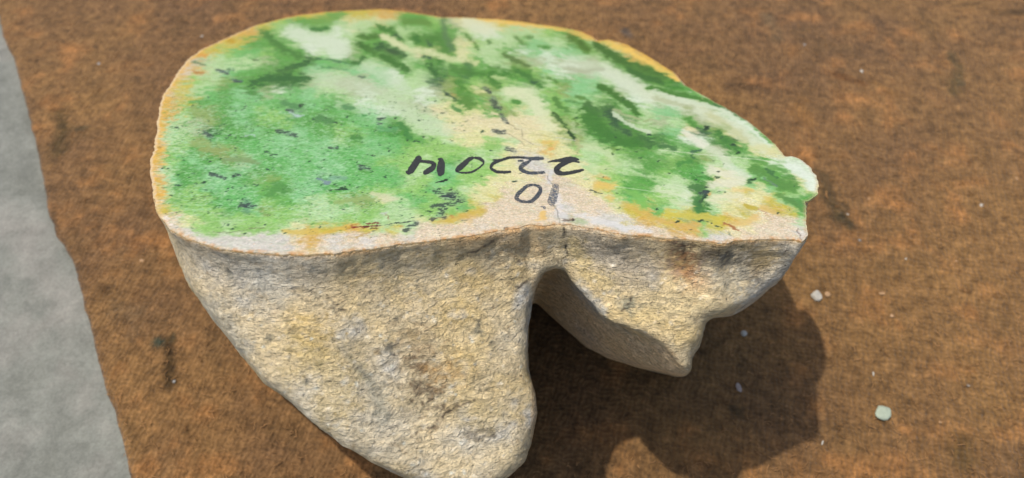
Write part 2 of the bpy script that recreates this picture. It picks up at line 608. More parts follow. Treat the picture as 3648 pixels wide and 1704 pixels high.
for ki, kk in enumerate(keys):
    g = np.zeros(len(a))
    for dj in (-1, 0, 1):
        for di in (-1, 0, 1):
            jx = np.clip(ix + di, 0, NC - 1); jy = np.clip(iy + dj, 0, NR - 1)
            hit = lab[jy, jx] == ki
            dd = (fx - (ix + di)) ** 2 + (fy - (iy + dj)) ** 2
            g += hit * np.exp(-dd * 1.5)
    sel = g > 1e-3
    nk = dn(3.4, 5, .62, 50 + ki)[sel]
    ww = (g[sel] * np.exp(nk * 2.1)) ** 2.1
    rgb[sel] += ww[:, None] * lin(PAL[kk])[None]
    wt[sel] += ww
rgb /= wt[:, None]

LN = lambda c: lin(c)
n1 = fbm(a * 9, b * 13, o=4, gain=.7, seed=61)
n2 = fbm(a * 4, b * 9, o=4, gain=.6, seed=62)
n3 = fbm(a * 22, b * 34, o=3, gain=.6, seed=63)
# mottling that breaks the mint half into milky flecks and greener clots
mint = np.clip((1500 - cx) / 260, 0, 1) * np.clip((cy - 300) / 90, 0, 1) * np.clip((820 - cy) / 90, 0, 1)
f1 = np.clip((n1 - .10) * 4, 0, 1) * mint * .7
rgb = rgb * (1 - f1[:, None]) + LN((184, 222, 184)) * f1[:, None]
f2 = np.clip((-n1 - .12) * 4, 0, 1) * mint * .7
rgb = rgb * (1 - f2[:, None]) + LN((92, 172, 86)) * f2[:, None]
f3 = np.clip((-n2 - .22) * 4, 0, 1) * (1 - mint) * .35
rgb = rgb * (1 - f3[:, None]) + (rgb * np.array([.72, .88, .66])) * f3[:, None]
n4 = dn(3.2, 6, .74, 64)
g4 = np.clip((n4 - .10) * 3.2, 0, 1) * .30 * (1 - .5 * mint)
rgb = rgb * (1 - g4[:, None]) + LN((212, 218, 184)) * g4[:, None] * np.clip(rgb.mean(1) / .45, .45, 1)[:, None]
n5 = dn(2.6, 6, .74, 65)
g5 = np.clip((n5 - .16) * 3.2, 0, 1) * .36 * (rgb[:, 1] > rgb[:, 0] * .98)
rgb = rgb * (1 - g5[:, None]) + rgb * np.array([.68, .86, .50]) * g5[:, None]
n6 = fbm(a * 15, b * 20, o=3, gain=.7, seed=67)
g6 = np.clip((n6 - .22) * 5, 0, 1) * .34
rgb = rgb * (1 - g6[:, None]) + rgb * np.array([.66, .84, .60]) * g6[:, None]
g7 = np.clip((-n6 - .26) * 5, 0, 1) * .30
rgb = rgb * (1 - g7[:, None]) + LN((222, 230, 204)) * g7[:, None]
sawl = vnoise(a * .35 + 3, b * 34 + a * .9) * .5 + vnoise(a * .8, b * 70 + a * 1.8) * .5
rgb *= (1 + .05 * sawl)[:, None]
rgb *= (1 + .24 * n3 + .08 * n2)[:, None]

CROP = {'A': (530, 30), 'B': (1130, 30), 'C': (1730, 30), 'D': (530, 310), 'E': (1130, 310), 'F': (1730, 310),
        'G': (2330, 310), 'H': (530, 590), 'I': (1130, 590), 'J': (1730, 590), 'K': (2330, 590)}


CROP['Z'] = (1710, 0); CROP['Y'] = (500, 0)
CSC = {'Z': 1.69, 'Y': 1.3365}


def cp(c, *pts):
    ox, oy = CROP[c]; k_ = CSC.get(c, 4.293)
    return [(ox + x_ / k_, oy + y_ / k_) for x_, y_ in pts]


DKG = lin((36, 78, 60)); SLT = lin((70, 90, 100)); GRN = lin((62, 140, 56)); TEAL = lin((58, 112, 84))
px_ = cx + w3 * 13 + w5 * 6; py_ = cy + w4 * 7 + w6 * 3
nS = .7 * n1 + 1.15 * fbm(a * 4.4, b * 5.2, o=4, gain=.6, seed=66)
# soft streaks and clots seen in the stone: crop, points, width, colour, alpha, softness, noise
STROKES = [
 ('Y', [(720,150),(850,180),(960,250)], 52, (214,224,196), .85, .9, .7),
 ('Y', [(830,370),(1000,400),(1150,440),(1300,560),(1450,620)], 60, (206,216,184), .6, 1.2, .9),
 ('Y', [(1060,310),(1150,350),(1250,420)], 44, (204,218,186), .7, 1.0, .8),
 ('Y', [(950,500),(1080,530)], 26, (200,218,188), .7, 1.0, .8),
 ('Y', [(1760,440),(1860,440),(1900,520)], 46, (214,220,176), .7, 1.0, .7),
 ('Y', [(1560,110),(1660,150)], 40, (218,222,186), .8, 1.0, .6),
 ('Y', [(380,690),(520,760)], 22, (170,190,118), .5, 1.0, .8),
 ('Y', [(560,870),(700,960)], 40, (126,190,96), .5, 1.0, .8),
 ('Z', [(760,420),(880,480),(1000,560),(1300,650),(1500,750),(1700,890)], 46, (214,220,188), .85, .9, .6),
 ('Z', [(560,380),(760,440),(900,520)], 60, (212,220,192), .65, 1.1, .8),
 ('Z', [(1060,590),(1280,650)], 18, (184,190,148), .75, .9, .6),
 ('Z', [(1380,690),(1500,760),(1600,850)], 24, (196,198,142), .7, 1.0, .6),
 ('Z', [(1150,560),(1300,590),(1450,660),(1600,750),(1750,880)], 12, (222,230,206), .9, .8, .4),
 ('Z', [(200,560),(330,620),(420,760)], 50, (220,222,178), .7, 1.0, .7),
 ('Z', [(1500,1000),(1600,1060)], 30, (218,226,204), .7, 1.0, .7),
 ('Z', [(1300,850),(1400,900),(1500,980)], 26, (214,218,188), .7, 1.0, .7),
 ('Z', [(1860,1000),(1960,1060),(2000,1120)], 34, (226,232,214), .9, .7, .5),
 ('Z', [(1130,1120),(1250,1160)], 36, (210,222,182), .7, 1.0, .7),
 ('K', [(60,380),(300,420),(560,470)], 30, (214,222,182), .85, .8, .9),
 ('K', [(250,560),(520,600)], 22, (208,218,172), .8, .8, .9),
 ('K', [(880,60),(1150,150),(1350,240),(900,300)], 34, (222,220,188), .85, .9, .8),
 ('K', [(860,520),(1100,480),(1300,470)], 34, (222,218,176), .8, .9, .8),
 ('J', [(1640,60),(1800,60)], 40, (212,220,164), .6, 1.0, .8),
 ('G', [(480,680),(620,800),(760,900)], 24, (222,222,196), .8, .9, .8),
 ('Z', [(735,250),(900,312),(1100,422),(1195,480)], 20, (244,200,96), .95, .6, .5),
 ('Z', [(0,118),(200,140),(400,165),(540,190),(660,235)], 12, (240,196,96), .85, .8, .7),
 ('Z', [(640,880),(760,900),(800,980)], 36, (208,218,168), .7, 1.0, .7),
 ('Z', [(900,940),(1050,1000),(1300,960)], 40, (120,176,88), .35, 1.1, 1.0),
 ('Z', [(900,1060),(1000,1140)], 36, (132,192,92), .4, 1.1, 1.0),
 ('A', [(1780,380),(1900,500),(2050,620),(2300,740)], 26, (86,158,74), .8, .5, 1.0),
 ('A', [(2450,800),(2250,880),(2000,960)], 20, (58,132,72), .9, .5, 1.2),
 ('A', [(1600,1140),(1800,1080),(2100,1060),(2380,1080)], 34, (60,138,68), .9, .5, 1.2),
 ('A', [(1050,945),(1200,970)], 9, (100,140,140), .9, .5, 1.0),
 ('A', [(1200,935),(1290,938)], 4, (60,110,60), .9, .5, 1.0),
 ('A', [(1300,1110),(1400,1110)], 9, (80,130,125), .9, .5, 1.0),
 ('A', [(1590,775),(1660,790)], 6, (50,110,40), .8, .5, 1.0),
 ('A', [(650,830),(850,860)], 8, (110,150,110), .7, .5, 1.0),
 ('A', [(720,980),(820,1000)], 10, (190,130,50), .8, .7, 1.0),
 ('A', [(1220,480),(1300,520)], 14, (196,158,30), .8, .7, .8),
 ('A', [(760,720),(860,730)], 16, (228,160,50), .8, .7, .8),
 ('B', [(-60,320),(60,335),(160,300)], 15, (64,158,74), .9, .6, .8),
 ('B', [(-40,200),(150,180),(330,90)], 30, (134,178,92), .8, .8, .6),
 ('B', [(960,300),(1120,340),(1220,420),(1280,500)], 25, (76,158,62), .9, .5, .9),
 ('B', [(1190,410),(1260,430)], 18, (62,126,82), .8, .6, .6),
 ('B', [(680,430),(860,440),(960,420)], 24, (84,150,52), .9, .5, .9),
 ('B', [(640,560),(780,600),(860,680)], 26, (66,142,50), .9, .5, .9),
 ('B', [(960,600),(1120,640),(1280,700)], 34, (62,128,74), .95, .5, .9),
 ('B', [(1100,640),(1200,680)], 18, (58,110,76), .8, .6, .6),
 ('B', [(1000,730),(1180,820),(1380,940)], 24, (74,150,56), .9, .5, .9),
 ('B', [(1000,420),(1180,520),(1400,620),(1560,640),(1750,670),(2000,760),(2240,790)], 24, (214,218,164), .95, .5, .6),
 ('B', [(1260,320),(1380,440),(1440,560)], 24, (192,216,160), .9, .5, .6),
 ('B', [(2120,520),(2180,660),(2260,790),(2420,840)], 26, (216,216,160), .85, .5, .7),
 ('B', [(1480,440),(1560,480),(1720,470),(1900,430),(2000,620)], 38, (94,166,74), .85, .5, .7),
 ('B', [(1500,430),(1540,500)], 22, (72,158,66), .9, .6, .7),
 ('B', [(1930,180),(1950,400),(2060,640)], 17, (118,160,120), .7, .7, .6),
 ('B', [(1690,510),(1730,570)], 10, (70,130,90), .8, .6, .6),
 ('B', [(1640,740),(1720,760)], 14, (74,126,104), .9, .6, .8),
 ('B', [(1700,850),(1760,940),(1820,1010)], 20, (70,142,70), .9, .5, .8),
 ('B', [(560,850),(620,860),(700,760)], 16, (80,152,76), .9, .5, .8),
 ('B', [(0,780),(160,770),(400,830),(540,870)], 7, (92,150,116), .8, .6, .6),
 ('B', [(60,890),(240,910),(420,930)], 8, (100,172,116), .7, .6, .8),
 ('B', [(640,1040),(720,1065)], 5, (110,140,120), .8, .6, .6),
 ('B', [(2300,860),(2360,960),(2300,1040)], 26, (84,148,96), .8, .6, .8),
 ('B', [(2080,900),(2200,960),(2500,1000)], 26, (84,158,64), .7, .6, .8),
 ('B', [(1330,200),(1500,190),(1700,220)], 26, (130,180,86), .8, .6, .7),
 ('B', [(2250,380),(2380,500),(2480,640)], 10, (120,170,84), .8, .6, .6),
 ('C', [(60,520)], 12, (70,140,60), .8, .8, .6),
 ('C', [(470,440),(560,540)], 12, (120,164,96), .7, .7, .6),
 ('C', [(640,440),(690,450)], 12, (112,164,92), .7, .7, .6),
 ('C', [(800,580),(980,600)], 12, (104,184,92), .9, .6, .6),
 ('C', [(280,700),(400,770),(640,880)], 16, (122,158,90), .9, .6, .7),
 ('C', [(1300,440),(1420,520),(1560,630)], 32, (104,156,62), .95, .5, .6),
 ('C', [(1440,520),(1560,630)], 18, (92,146,52), .9, .5, .6),
 ('C', [(1700,560),(1900,690),(2100,820),(2400,940),(2700,1060)], 32, (88,150,62), 1, .4, .6),
 ('C', [(2200,940),(2400,1040),(2700,1140)], 22, (70,142,66), .9, .5, .6),
 ('C', [(480,960),(620,1020),(720,1120),(840,1180)], 20, (84,160,74), .9, .5, .7),
 ('C', [(700,1110),(770,1150)], 14, (66,128,90), .9, .6, .7),
 ('C', [(960,1070),(1100,1130)], 12, (114,170,82), .8, .6, .7),
 ('C', [(100,980),(60,1100),(200,1170)], 22, (82,160,64), .8, .6, .9),
 ('C', [(140,1050),(260,1080)], 16, (188,208,144), .9, .6, .7),
 ('C', [(1250,930),(1500,970),(1780,920)], 16, (178,184,150), .7, .8, .6),
 ('C', [(130,900),(200,910)], 9, (96,160,76), .8, .7, .8),
 ('F', [(1750,-20),(1900,80),(2100,200),(2240,310),(2300,410)], 22, (84,152,56), .95, .4, .6),
 ('F', [(1380,150),(1560,190)], 13, (110,164,74), .85, .5, .8),
 ('F', [(1240,215),(1440,255)], 10, (104,172,90), .8, .6, .8),
 ('F', [(1060,170),(1120,300),(1260,360)], 18, (106,168,80), .85, .6, .8),
 ('F', [(1020,400),(1120,500),(1240,620),(1300,720),(1370,815)], 11, (88,132,66), .9, .5, .4),
 ('F', [(1260,680),(1370,815)], 6, (46,90,52), .9, .5, .4),
 ('F', [(1560,310),(1700,400),(1880,360),(2000,540),(2200,700),(2500,860)], 44, (64,128,72), .95, .4, .7),
 ('F', [(1560,440),(1700,600),(1900,760),(2200,830)], 60, (82,156,62), .85, .5, .9),
 ('F', [(1880,400),(2000,560),(2160,700)], 26, (62,112,84), .8, .7, .7),
 ('F', [(2100,580),(2300,660)], 16, (92,172,66), .8, .7, .6),
 ('F', [(420,210),(520,240)], 15, (104,180,82), .9, .6, .7),
 ('F', [(1360,500),(1400,600)], 8, (120,160,64), .8, .6, .7),
 ('F', [(1950,350),(2150,440),(2340,480)], 11, (172,182,134), .85, .6, .6),
 ('F', [(2420,540),(2520,500)], 10, (168,182,124), .8, .6, .6),
 ('F', [(1960,400),(2100,520),(2300,620),(2500,700)], 13, (206,216,184), .9, .5, .4),
 ('F', [(1980,950),(1950,1040)], 10, (140,170,90), .7, .6, .8),
 ('F', [(900,860),(1080,830),(1060,940),(980,960)], 12, (226,190,106), .7, .8, .5),
 ('F', [(980,960),(1020,950)], 11, (226,174,100), .7, .8, .5),
 ('F', [(1400,820),(1440,900),(1390,980)], 14, (184,184,128), .7, .7, .6),
 ('E', [(1960,90),(2100,180),(2200,230)], 11, (84,110,96), .95, .5, .8),
 ('E', [(2060,90),(2160,170)], 10, (172,140,80), .8, .6, .6),
 ('E', [(2190,60),(2240,20)], 22, (96,170,64), .9, .6, .6),
 ('E', [(2260,200),(2330,260)], 44, (118,176,78), .9, .5, .6),
 ('E', [(2100,320),(2170,360)], 15, (96,170,100), .8, .6, .7),
 ('E', [(430,300),(540,320)], 18, (104,176,116), .8, .6, .8),
 ('E', [(560,790),(620,780)], 27, (98,174,86), .9, .6, .6),
 ('E', [(700,425),(760,430)], 8, (92,188,100), .9, .6, .6),
 ('E', [(1270,570),(1360,640),(1400,780)], 22, (86,170,84), .85, .6, .8),
 ('E', [(20,470),(200,520)], 30, (98,160,104), .7, .7, .8),
 ('E', [(960,640),(1200,640)], 16, (110,176,128), .6, .7, .9),
 ('G', [(-60,10),(200,80),(480,130),(700,180),(960,270)], 16, (92,166,64), .95, .4, .5),
 ('G', [(940,270),(1080,330),(1320,450),(1480,540),(1700,700),(1960,960)], 11, (84,150,92), .9, .5, .3),
 ('G', [(0,60),(300,160),(700,260),(1000,350),(1300,480)], 14, (212,220,190), .85, .5, .4),
 ('G', [(810,630)], 22, (56,104,74), .95, .6, .5),
 ('G', [(960,680),(1040,780),(1200,880),(1280,1000)], 18, (90,164,76), .95, .5, .7),
 ('G', [(1020,775)], 12, (60,120,80), .9, .7, .7),
 ('G', [(1210,880)], 15, (56,112,74), .95, .7, .7),
 ('G', [(1270,990)], 11, (56,112,84), .9, .7, .7),
 ('G', [(530,500),(630,600)], 16, (108,182,80), .9, .6, .7),
 ('G', [(1380,1060),(1700,1180),(2000,1300)], 13, (118,180,96), .7, .7, .7),
 ('G', [(80,900),(300,930)], 22, (74,142,82), .8, .7, .9),
 ('G', [(560,1000),(720,980)], 9, (80,130,110), .85, .6, .9),
 ('G', [(590,1060),(620,1090)], 13, (78,142,92), .85, .6, .9),
 ('G', [(380,1180),(560,1150)], 18, (96,178,86), .85, .6, .9),
 ('G', [(900,580),(1150,620)], 18, (176,190,132), .6, .8, .6),
 ('G', [(490,310),(560,330)], 14, (172,184,128), .7, .8, .6),
 ('G', [(1500,930),(1900,950)], 26, (216,214,152), .7, .9, .5),
 ('K', [(1560,60),(1800,180),(1960,300),(2130,330)], 40, (118,180,86), .85, .5, .7),
 ('K', [(1740,60),(1880,180)], 14, (84,148,88), .8, .6, .8),
 ('K', [(1680,190),(1800,250),(1860,320)], 9, (124,150,130), .8, .6, .7),
 ('K', [(1450,260),(1540,215)], 12, (90,140,86), .9, .6, .6),
 ('K', [(2060,540),(2200,580),(2330,640)], 30, (112,178,104), .8, .6, .6),
 ('K', [(1900,440),(2100,540),(2300,700)], 14, (120,176,92), .7, .6, .6),
 ('K', [(560,340),(720,340),(700,460),(760,420)], 24, (96,156,84), .85, .5, .8),
 ('K', [(790,420),(740,510),(670,580),(690,660)], 13, (44,82,72), .95, .4, .7),
 ('K', [(640,500),(660,640),(740,720)], 20, (88,160,84), .8, .6, .8),
 ('K', [(1390,610),(1560,640)], 17, (196,176,62), .95, .4, .5),
 ('K', [(1390,370),(1500,380)], 17, (216,192,108), .85, .7, .5),
 ('K', [(1200,360),(1350,390)], 14, (230,206,140), .8, .8, .5),
 ('K', [(1700,500),(1750,520)], 18, (220,196,110), .8, .8, .5),
 ('K', [(1640,640),(1850,720)], 16, (218,186,104), .8, .8, .5),
 ('K', [(200,720),(420,760),(800,800),(1000,840)], 26, (208,192,72), .8, .7, .7),
 ('K', [(100,850),(380,900),(640,930)], 26, (216,176,92), .8, .7, .7),
 ('K', [(1250,860),(1420,880),(1560,800)], 26, (224,184,96), .7, .9, .6),
 ('K', [(1100,890),(1200,940),(1310,1000)], 9, (176,112,58), .9, .5, .6),
 ('K', [(1590,650),(1720,740)], 3, (190,120,80), .8, .5, .4),
 ('K', [(2190,970),(2230,1040),(2260,1180)], 5, (140,120,110), .8, .5, .4),
 ('K', [(850,440)], 11, (214,172,90), .8, .8, .5),
 ('K', [(320,1100)], 12, (80,84,74), .8, .6, .9),
 ('K', [(1160,1060)], 9, (110,130,110), .8, .6, .9),
 ('J', [(1700,300),(1950,320)], 28, (228,196,104), .8, .8, .5),
 ('J', [(1860,480),(1940,520)], 20, (222,190,100), .7, .8, .5),
 ('J', [(2120,600),(2400,700),(2570,820)], 26, (214,182,86), .7, .8, .5),
 ('J', [(2240,420),(2420,600)], 30, (146,200,104), .8, .7, .6),
 ('J', [(1620,380),(1780,430)], 5, (80,100,80), .9, .5, .6),
 ('J', [(880,640),(920,650)], 8, (104,112,120), .85, .5, 1.0),
 ('J', [(880,740),(820,820),(900,800)], 20, (232,190,102), .85, .6, 1.1),
 ('J', [(1180,830),(1340,850)], 9, (120,104,84), .9, .6, 1.3),
 ('J', [(1340,820),(1360,850)], 6, (60,50,40), .95, .4, .6),
 ('J', [(1000,100),(980,260)], 16, (216,214,210), .6, .8, .5),
 ('J', [(1090,480),(1120,700),(1200,780)], 24, (220,216,210), .6, .9, .5),
 ('J', [(1400,760),(1800,860),(2200,960),(2500,1000)], 24, (222,220,214), .6, .8, .9),
 ('H', [(2080,1010),(2300,1030),(2560,1000)], 22, (214,184,84), .85, .7, .6),
 ('H', [(600,540),(800,490),(980,450)], 4, (120,160,80), .7, .5, .4),
 ('H', [(900,1025),(1060,1030),(1180,1020),(1400,990),(1760,945)], 2.5, (120,110,80), .8, .5, .4),
 ('H', [(200,460),(220,400)], 14, (214,172,80), .7, .8, .5),
 ('H', [(1880,440),(2000,300),(2060,380)], 38, (110,184,92), .8, .5, .7),
 ('H', [(1820,200),(1960,200)], 20, (150,178,96), .7, .7, .7),
 ('H', [(1480,560),(1520,680)], 26, (112,158,130), .7, .7, .9),
 ('H', [(250,800),(330,900)], 14, (236,226,212), .8, .7, .8),
 ('D', [(850,830),(900,880),(700,860)], 30, (164,182,108), .7, .6, .6),
 ('D', [(800,970),(1050,990),(1180,960)], 18, (158,172,98), .8, .6, .7),
 ('D', [(1180,1130),(1500,1110),(1650,1160)], 22, (142,164,110), .75, .6, .8),
 ('D', [(700,360),(820,420),(960,520)], 30, (160,180,106), .7, .7, .7),
 ('D', [(2180,400),(2260,440),(2330,440)], 9, (190,206,204), .8, .6, .9),
 ('D', [(1480,740),(1600,740)], 8, (186,204,196), .8, .6, .9),
 ('D', [(2060,240),(2250,300)], 26, (102,168,112), .7, .7, .8),
 ('I', [(280,570),(500,530),(760,500),(840,530)], 16, (164,184,112), .85, .5, .5),
 ('I', [(860,450),(1200,490),(1000,540)], 16, (214,210,168), .7, .7, .9),
 ('I', [(1040,740),(1080,780),(1080,850)], 4, (150,90,50), .9, .5, .9),
 ('I', [(500,955),(640,945),(760,935)], 7, (150,30,12), 1.0, .4, .8),
 ('I', [(520,930),(640,900)], 5, (176,96,44), .8, .5, .9),
 ('I', [(760,935),(860,935),(960,920)], 5, (120,30,20), 1.0, .4, .8),
 ('I', [(760,885),(900,885),(965,882)], 5, (136,46,26), .9, .4, .9),
 ('I', [(820,975),(880,965)], 6, (110,40,24), .9, .4, .8),
 ('I', [(960,915),(1100,895),(1280,870),(1480,850)], 3.5, (76,80,74), .9, .4, .8),
 ('I', [(1270,930),(1300,930)], 7, (180,96,60), .8, .5, 1.0),
 ('I', [(2040,770),(2070,785)], 7, (180,96,60), .8, .5, 1.0),
 ('I', [(100,1040),(300,960),(500,940)], 12, (214,178,70), .8, .7, .8),
 ('I', [(1780,860),(2000,820),(2300,760),(2576,690)], 20, (212,178,80), .7, .8, .8),
 ('I', [(600,1110),(700,1060),(800,1030)], 8, (192,160,80), .8, .7, .9),
 ('I', [(1830,258),(1920,235),(1995,212)], 7, (24,44,34), 1.0, .35, .6),
 ('I', [(0,200),(100,240),(180,290)], 11, (120,140,150), .8, .5, 1.1),
 ('I', [(200,180),(420,190)], 14, (140,176,164), .6, .7, 1.1),
 ('I', [(280,355),(450,345)], 7, (38,78,58), .9, .45, 1.0),
 ('I', [(1000,730),(1050,740)], 12, (196,196,184), .7, .7, .8),
]
for c, pts, wd, colr, al, so, na in STROKES:
    if colr[1] > colr[0] * 1.2 and sum(colr) < 400 and wd > 9:      # green clots shade off into paler green
        paint(rgb, px_, py_, cp(c, *pts), wd * 1.75, (lin(colr) + 2 * lin((150, 196, 100))) / 3, al * .5, 1.0, 1.25, nS, 1.0)
    dk = .72 if (colr[1] > colr[0] * 1.2 and sum(colr) < 400) else 1.0
    paint(rgb, px_, py_, cp(c, *pts), wd * 1.12, lin(colr) * dk, al, so * .75, 1.25, nS, na * 1.1)

# green-black specks
SP = {'D': [(900,168,5),(640,280,6),(1180,290,5),(1465,295,10),(2320,285,13),(2150,355,13),(2520,490,8),(1675,598,8),
            (860,715,8),(915,700,9),(1070,712,9),(1240,740,10),(1190,775,9),(1990,665,9),(2050,690,9),(2120,720,7),(1815,1005,13),(1945,1035,12),
            (940,1130,9),(500,600,5),(360,625,5),(420,632,6),(150,925,9),(540,1075,6),(1340,778,6),(530,810,6),(2450,1138,7),
            (1960,325,6),(1080,1100,8),(890,745,6),(180,748,6),(1870,1040,9),(2200,1000,5)],
      'E': [(1185,490,10),(270,555,9),(360,570,7),(285,930,11),(325,1012,7),(1490,840,10),(1540,845,9),(1630,765,7),(1380,825,7),
            (1090,985,7),(855,1045,8),(90,1112,7),(1330,1020,6),(600,1145,6),(2540,685,8),(945,900,6),(530,540,6),(760,590,6),
            (1100,620,7),(900,665,6),(1430,1065,5),(130,480,6),(2150,1120,8),(450,460,7)],
      'H': [(440,297,14),(245,345,6),(630,172,8),(820,262,9),(1305,165,10),(1640,292,8),(1200,355,9),(1165,398,8),(680,472,10),
            (345,465,7),(1385,630,11),(1480,625,10),(1240,530,7),(1220,905,9),(1150,895,6),(1290,970,9),(1775,910,8),(1685,878,6),(1490,1045,8),
            (1830,65,8),(320,35,7),(875,48,8),(1845,770,6),(480,610,5),(1080,620,5),(1650,635,5),(870,375,8),(210,35,5)],
      'I': [(1050,180,9),(1070,145,6),(220,380,7),(400,680,10),(1500,462,7),(1295,570,5),(1730,690,9),(1580,773,8),(2170,655,7),
            (710,405,6),(2490,155,7),(680,40,12),(730,30,10),(1200,738,6),(2300,700,7),(1480,785,5),(280,300,6)],
      'J': [(450,240,10),(520,130,6),(1830,65,6),(1790,180,5),(1575,210,6),(2030,430,4),(2055,640,5),(2500,555,4)],
      'K': [(1540,215,12),(970,100,9),(975,185,13),(640,215,11),(790,410,12),(760,505,9),(700,850,12),(980,930,10),(345,860,9),
            (830,875,8),(900,890,6),(45,655,8),(1900,735,9),(2145,325,5),(140,290,6),(585,120,5),(715,105,7),(225,105,7),(460,215,7),
            (970,390,7),(815,330,8),(1090,400,6),(540,980,5),(2080,670,6),(1030,950,5)],
      'G': [(75,1130,8),(510,830,7),(670,1160,6),(930,1130,5),(1080,1190,6),(800,620,11),(1205,875,9),(1270,1000,8)],
      'F': [(2130,200,5),(1960,1040,8),(2050,950,6),(80,970,9),(560,545,7),(2520,735,9),(1450,900,4),(1400,1020,5),(2300,990,8),
            (2350,1080,7),(1390,490,5),(270,500,12),(1980,760,7)],
      'B': [(1990,1010,6),(2180,1100,5),(2510,1060,6),(635,325,5)], 'C': [(40,520,7)]}
for c, L in SP.items():
    for x_, y_, r_ in L:
        ang = random.uniform(-.5, .3); e = r_ * random.uniform(.12, .45)
        q = cp(c, (x_, y_))[0]
        pts = [(q[0] - e * math.cos(ang), q[1] - e * .55 * math.sin(ang)), (q[0] + e * math.cos(ang), q[1] + e * .55 * math.sin(ang))]
        paint(rgb, px_, py_, pts, r_ * 1.0, DKG * random.uniform(.6, 1.3), .92, .45, 1.7, n1, 1.0)
# slate clusters and dendrites: fractal thresholds inside soft envelopes
DEN = [('I', [(1850,400),(2000,470),(2080,420)], 24), ('I', [(1960,490),(2120,510),(2220,515)], 22), ('I', [(1760,620),(1900,600),(2130,585)], 12),
       ('I', [(1930,660),(1880,740),(1930,780)], 20), ('I', [(1850,770),(1740,830)], 11), ('I', [(1520,885),(1440,920),(1350,990)], 12),
       ('F', [(110,180),(150,290),(200,320)], 17), ('F', [(-10,20),(60,80)], 12), ('F', [(240,430),(290,510),(320,545)], 12), ('F', [(120,680),(280,690)], 13), ('F', [(330,940),(450,990)], 14),
       ('D', [(1980,670),(2250,750)], 14), ('D', [(850,690),(940,760)], 12), ('H', [(950,130),(1150,190)], 12), ('H', [(1300,140),(1400,150)], 8),
       ('H', [(1420,600),(1600,620)], 14), ('I', [(650,10),(780,50)], 14), ('D', [(2110,350),(2200,370)], 10), ('E', [(930,500),(1030,480)], 9), ('E', [(930,560),(970,560)], 9),
       ('E', [(200,930),(300,930)], 10), ('J', [(300,960),(330,950)], 8), ('K', [(720,430),(800,400)], 14), ('A', [(1040,950),(1200,990)], 10), ('A', [(1310,1110),(1400,1120)], 10)]
nd = fbm(a * 7 + w1, b * 16, o=4, gain=.75, seed=71)
for c, pts, wd in DEN:
    P_ = cp(c, *pts)
    pts2 = [(u_, v_ * 1.3) for u_, v_ in P_]
    d, _ = seg_dist(cx, cy * 1.3, pts2)
    env = np.clip(1.25 - d / (wd * .85), 0, 1)
    al = np.clip((env * .8 + nd * 2.2 - .42) * 5, 0, 1) * np.clip(env * 3, 0, 1) * .8
    halo = np.clip(env, 0, 1) * .35
    rgb = rgb * (1 - halo[:, None]) + lin((168, 190, 178)) * halo[:, None]
    rgb = rgb * (1 - al[:, None]) + lin((44, 58, 62)) * al[:, None]
# random fine pepper over the green half
for _ in range(900):
    u_ = random.uniform(590, 1700); v_ = random.uniform(330, 850)
    paint(rgb, px_, py_, [(u_, v_), (u_ + random.uniform(1, 6), v_ - random.uniform(0, 1.5))], random.uniform(2.0, 5.0), lin((44, 92, 62)), random.uniform(.4, .9), .5, 1.6, n1, .6)
# fractures and hairlines
FR = [('F', [(300,550),(360,580),(430,600),(450,640),(520,650)], 2.4, .75), ('F', [(560,650),(560,780),(640,830),(730,885)], 2.4, .75),
      ('F', [(270,680),(400,740),(500,810),(560,850),(585,895)], 2.2, .6), ('F', [(570,700),(900,745),(1380,822)], 1.6, .45),
      ('F', [(1380,822),(1800,850)], 1.6, .35), ('J', [(955,160),(960,220),(1020,290),(1050,400),(1055,470),(1040,620),(1100,690),(1115,790),(1135,905)], 2.6, .85),
      ('E', [(1160,1110),(1380,1185)], 2, .5), ('E', [(260,650),(410,685)], 3, .6), ('E', [(1400,180),(1700,300),(2576,520)], 1.6, .35),
      ('I', [(1240,690),(1700,640),(2576,590)], 1.6, .4), ('J', [(0,580),(500,570),(800,590)], 1.6, .35), ('B', [(1700,330),(2100,430),(2576,560)], 1.6, .3)]
for c, pts, wd, al in FR:
    paint(rgb, cx + w3 * 4, cy + w4 * 3, cp(c, *pts), wd * 1.5, lin((76, 76, 66)), al * .62, .6, 1.2, n3, .6)
# pale saw scratches
for pts, al in ((cp('J', (1980,320), (2576,400)), .5), (cp('G', (60,960), (700,1030), (1600,1110), (2000,1190)), .55),
                (cp('K', (1180,120), (1500,165)), .5), (cp('K', (300,290), (620,380)), .35), (cp('F', (1080,770), (1380,820)), .5),
                (cp('K', (780,690), (1000,705)), .4)):
    paint(rgb, cx, cy, pts, 3, lin((232, 232, 208)), al, .6, 1.3)
# crazed, sandy skin where the sawn face passes through the rind
rimz = np.clip(1 + sdist / .12, 0, 1) * .9
front = np.clip((cy - 700) / 120, 0, 1)
rcol = lin((214, 186, 140))
rgb = rgb * (1 - (rimz * .55)[:, None]) + rcol * (rimz * .55)[:, None]
isr = np.clip((rgb[:, 2] / rgb[:, 0] > .42) * (rgb[:, 1] / rgb[:, 0] < .93), 0, 1) * np.clip((cy - 480) / 60, 0, 1)
gr = fbm(a * 26, b * 60, o=3, gain=.7, seed=81)
rgb *= (1 + isr * .34 * gr)[:, None]
spot = np.clip((gr - .35) * 6, 0, 1) * isr * .5
rgb = rgb * (1 - spot[:, None]) + lin((206, 156, 84)) * spot[:, None]
og = np.clip((fbm(a * 7, b * 7, o=4, gain=.7, seed=82) + .05) * 3, 0, 1) * np.clip(1 + sdist / .16, 0, 1) * front * .75
rgb = rgb * (1 - og[:, None]) + lin((208, 142, 62)) * og[:, None]
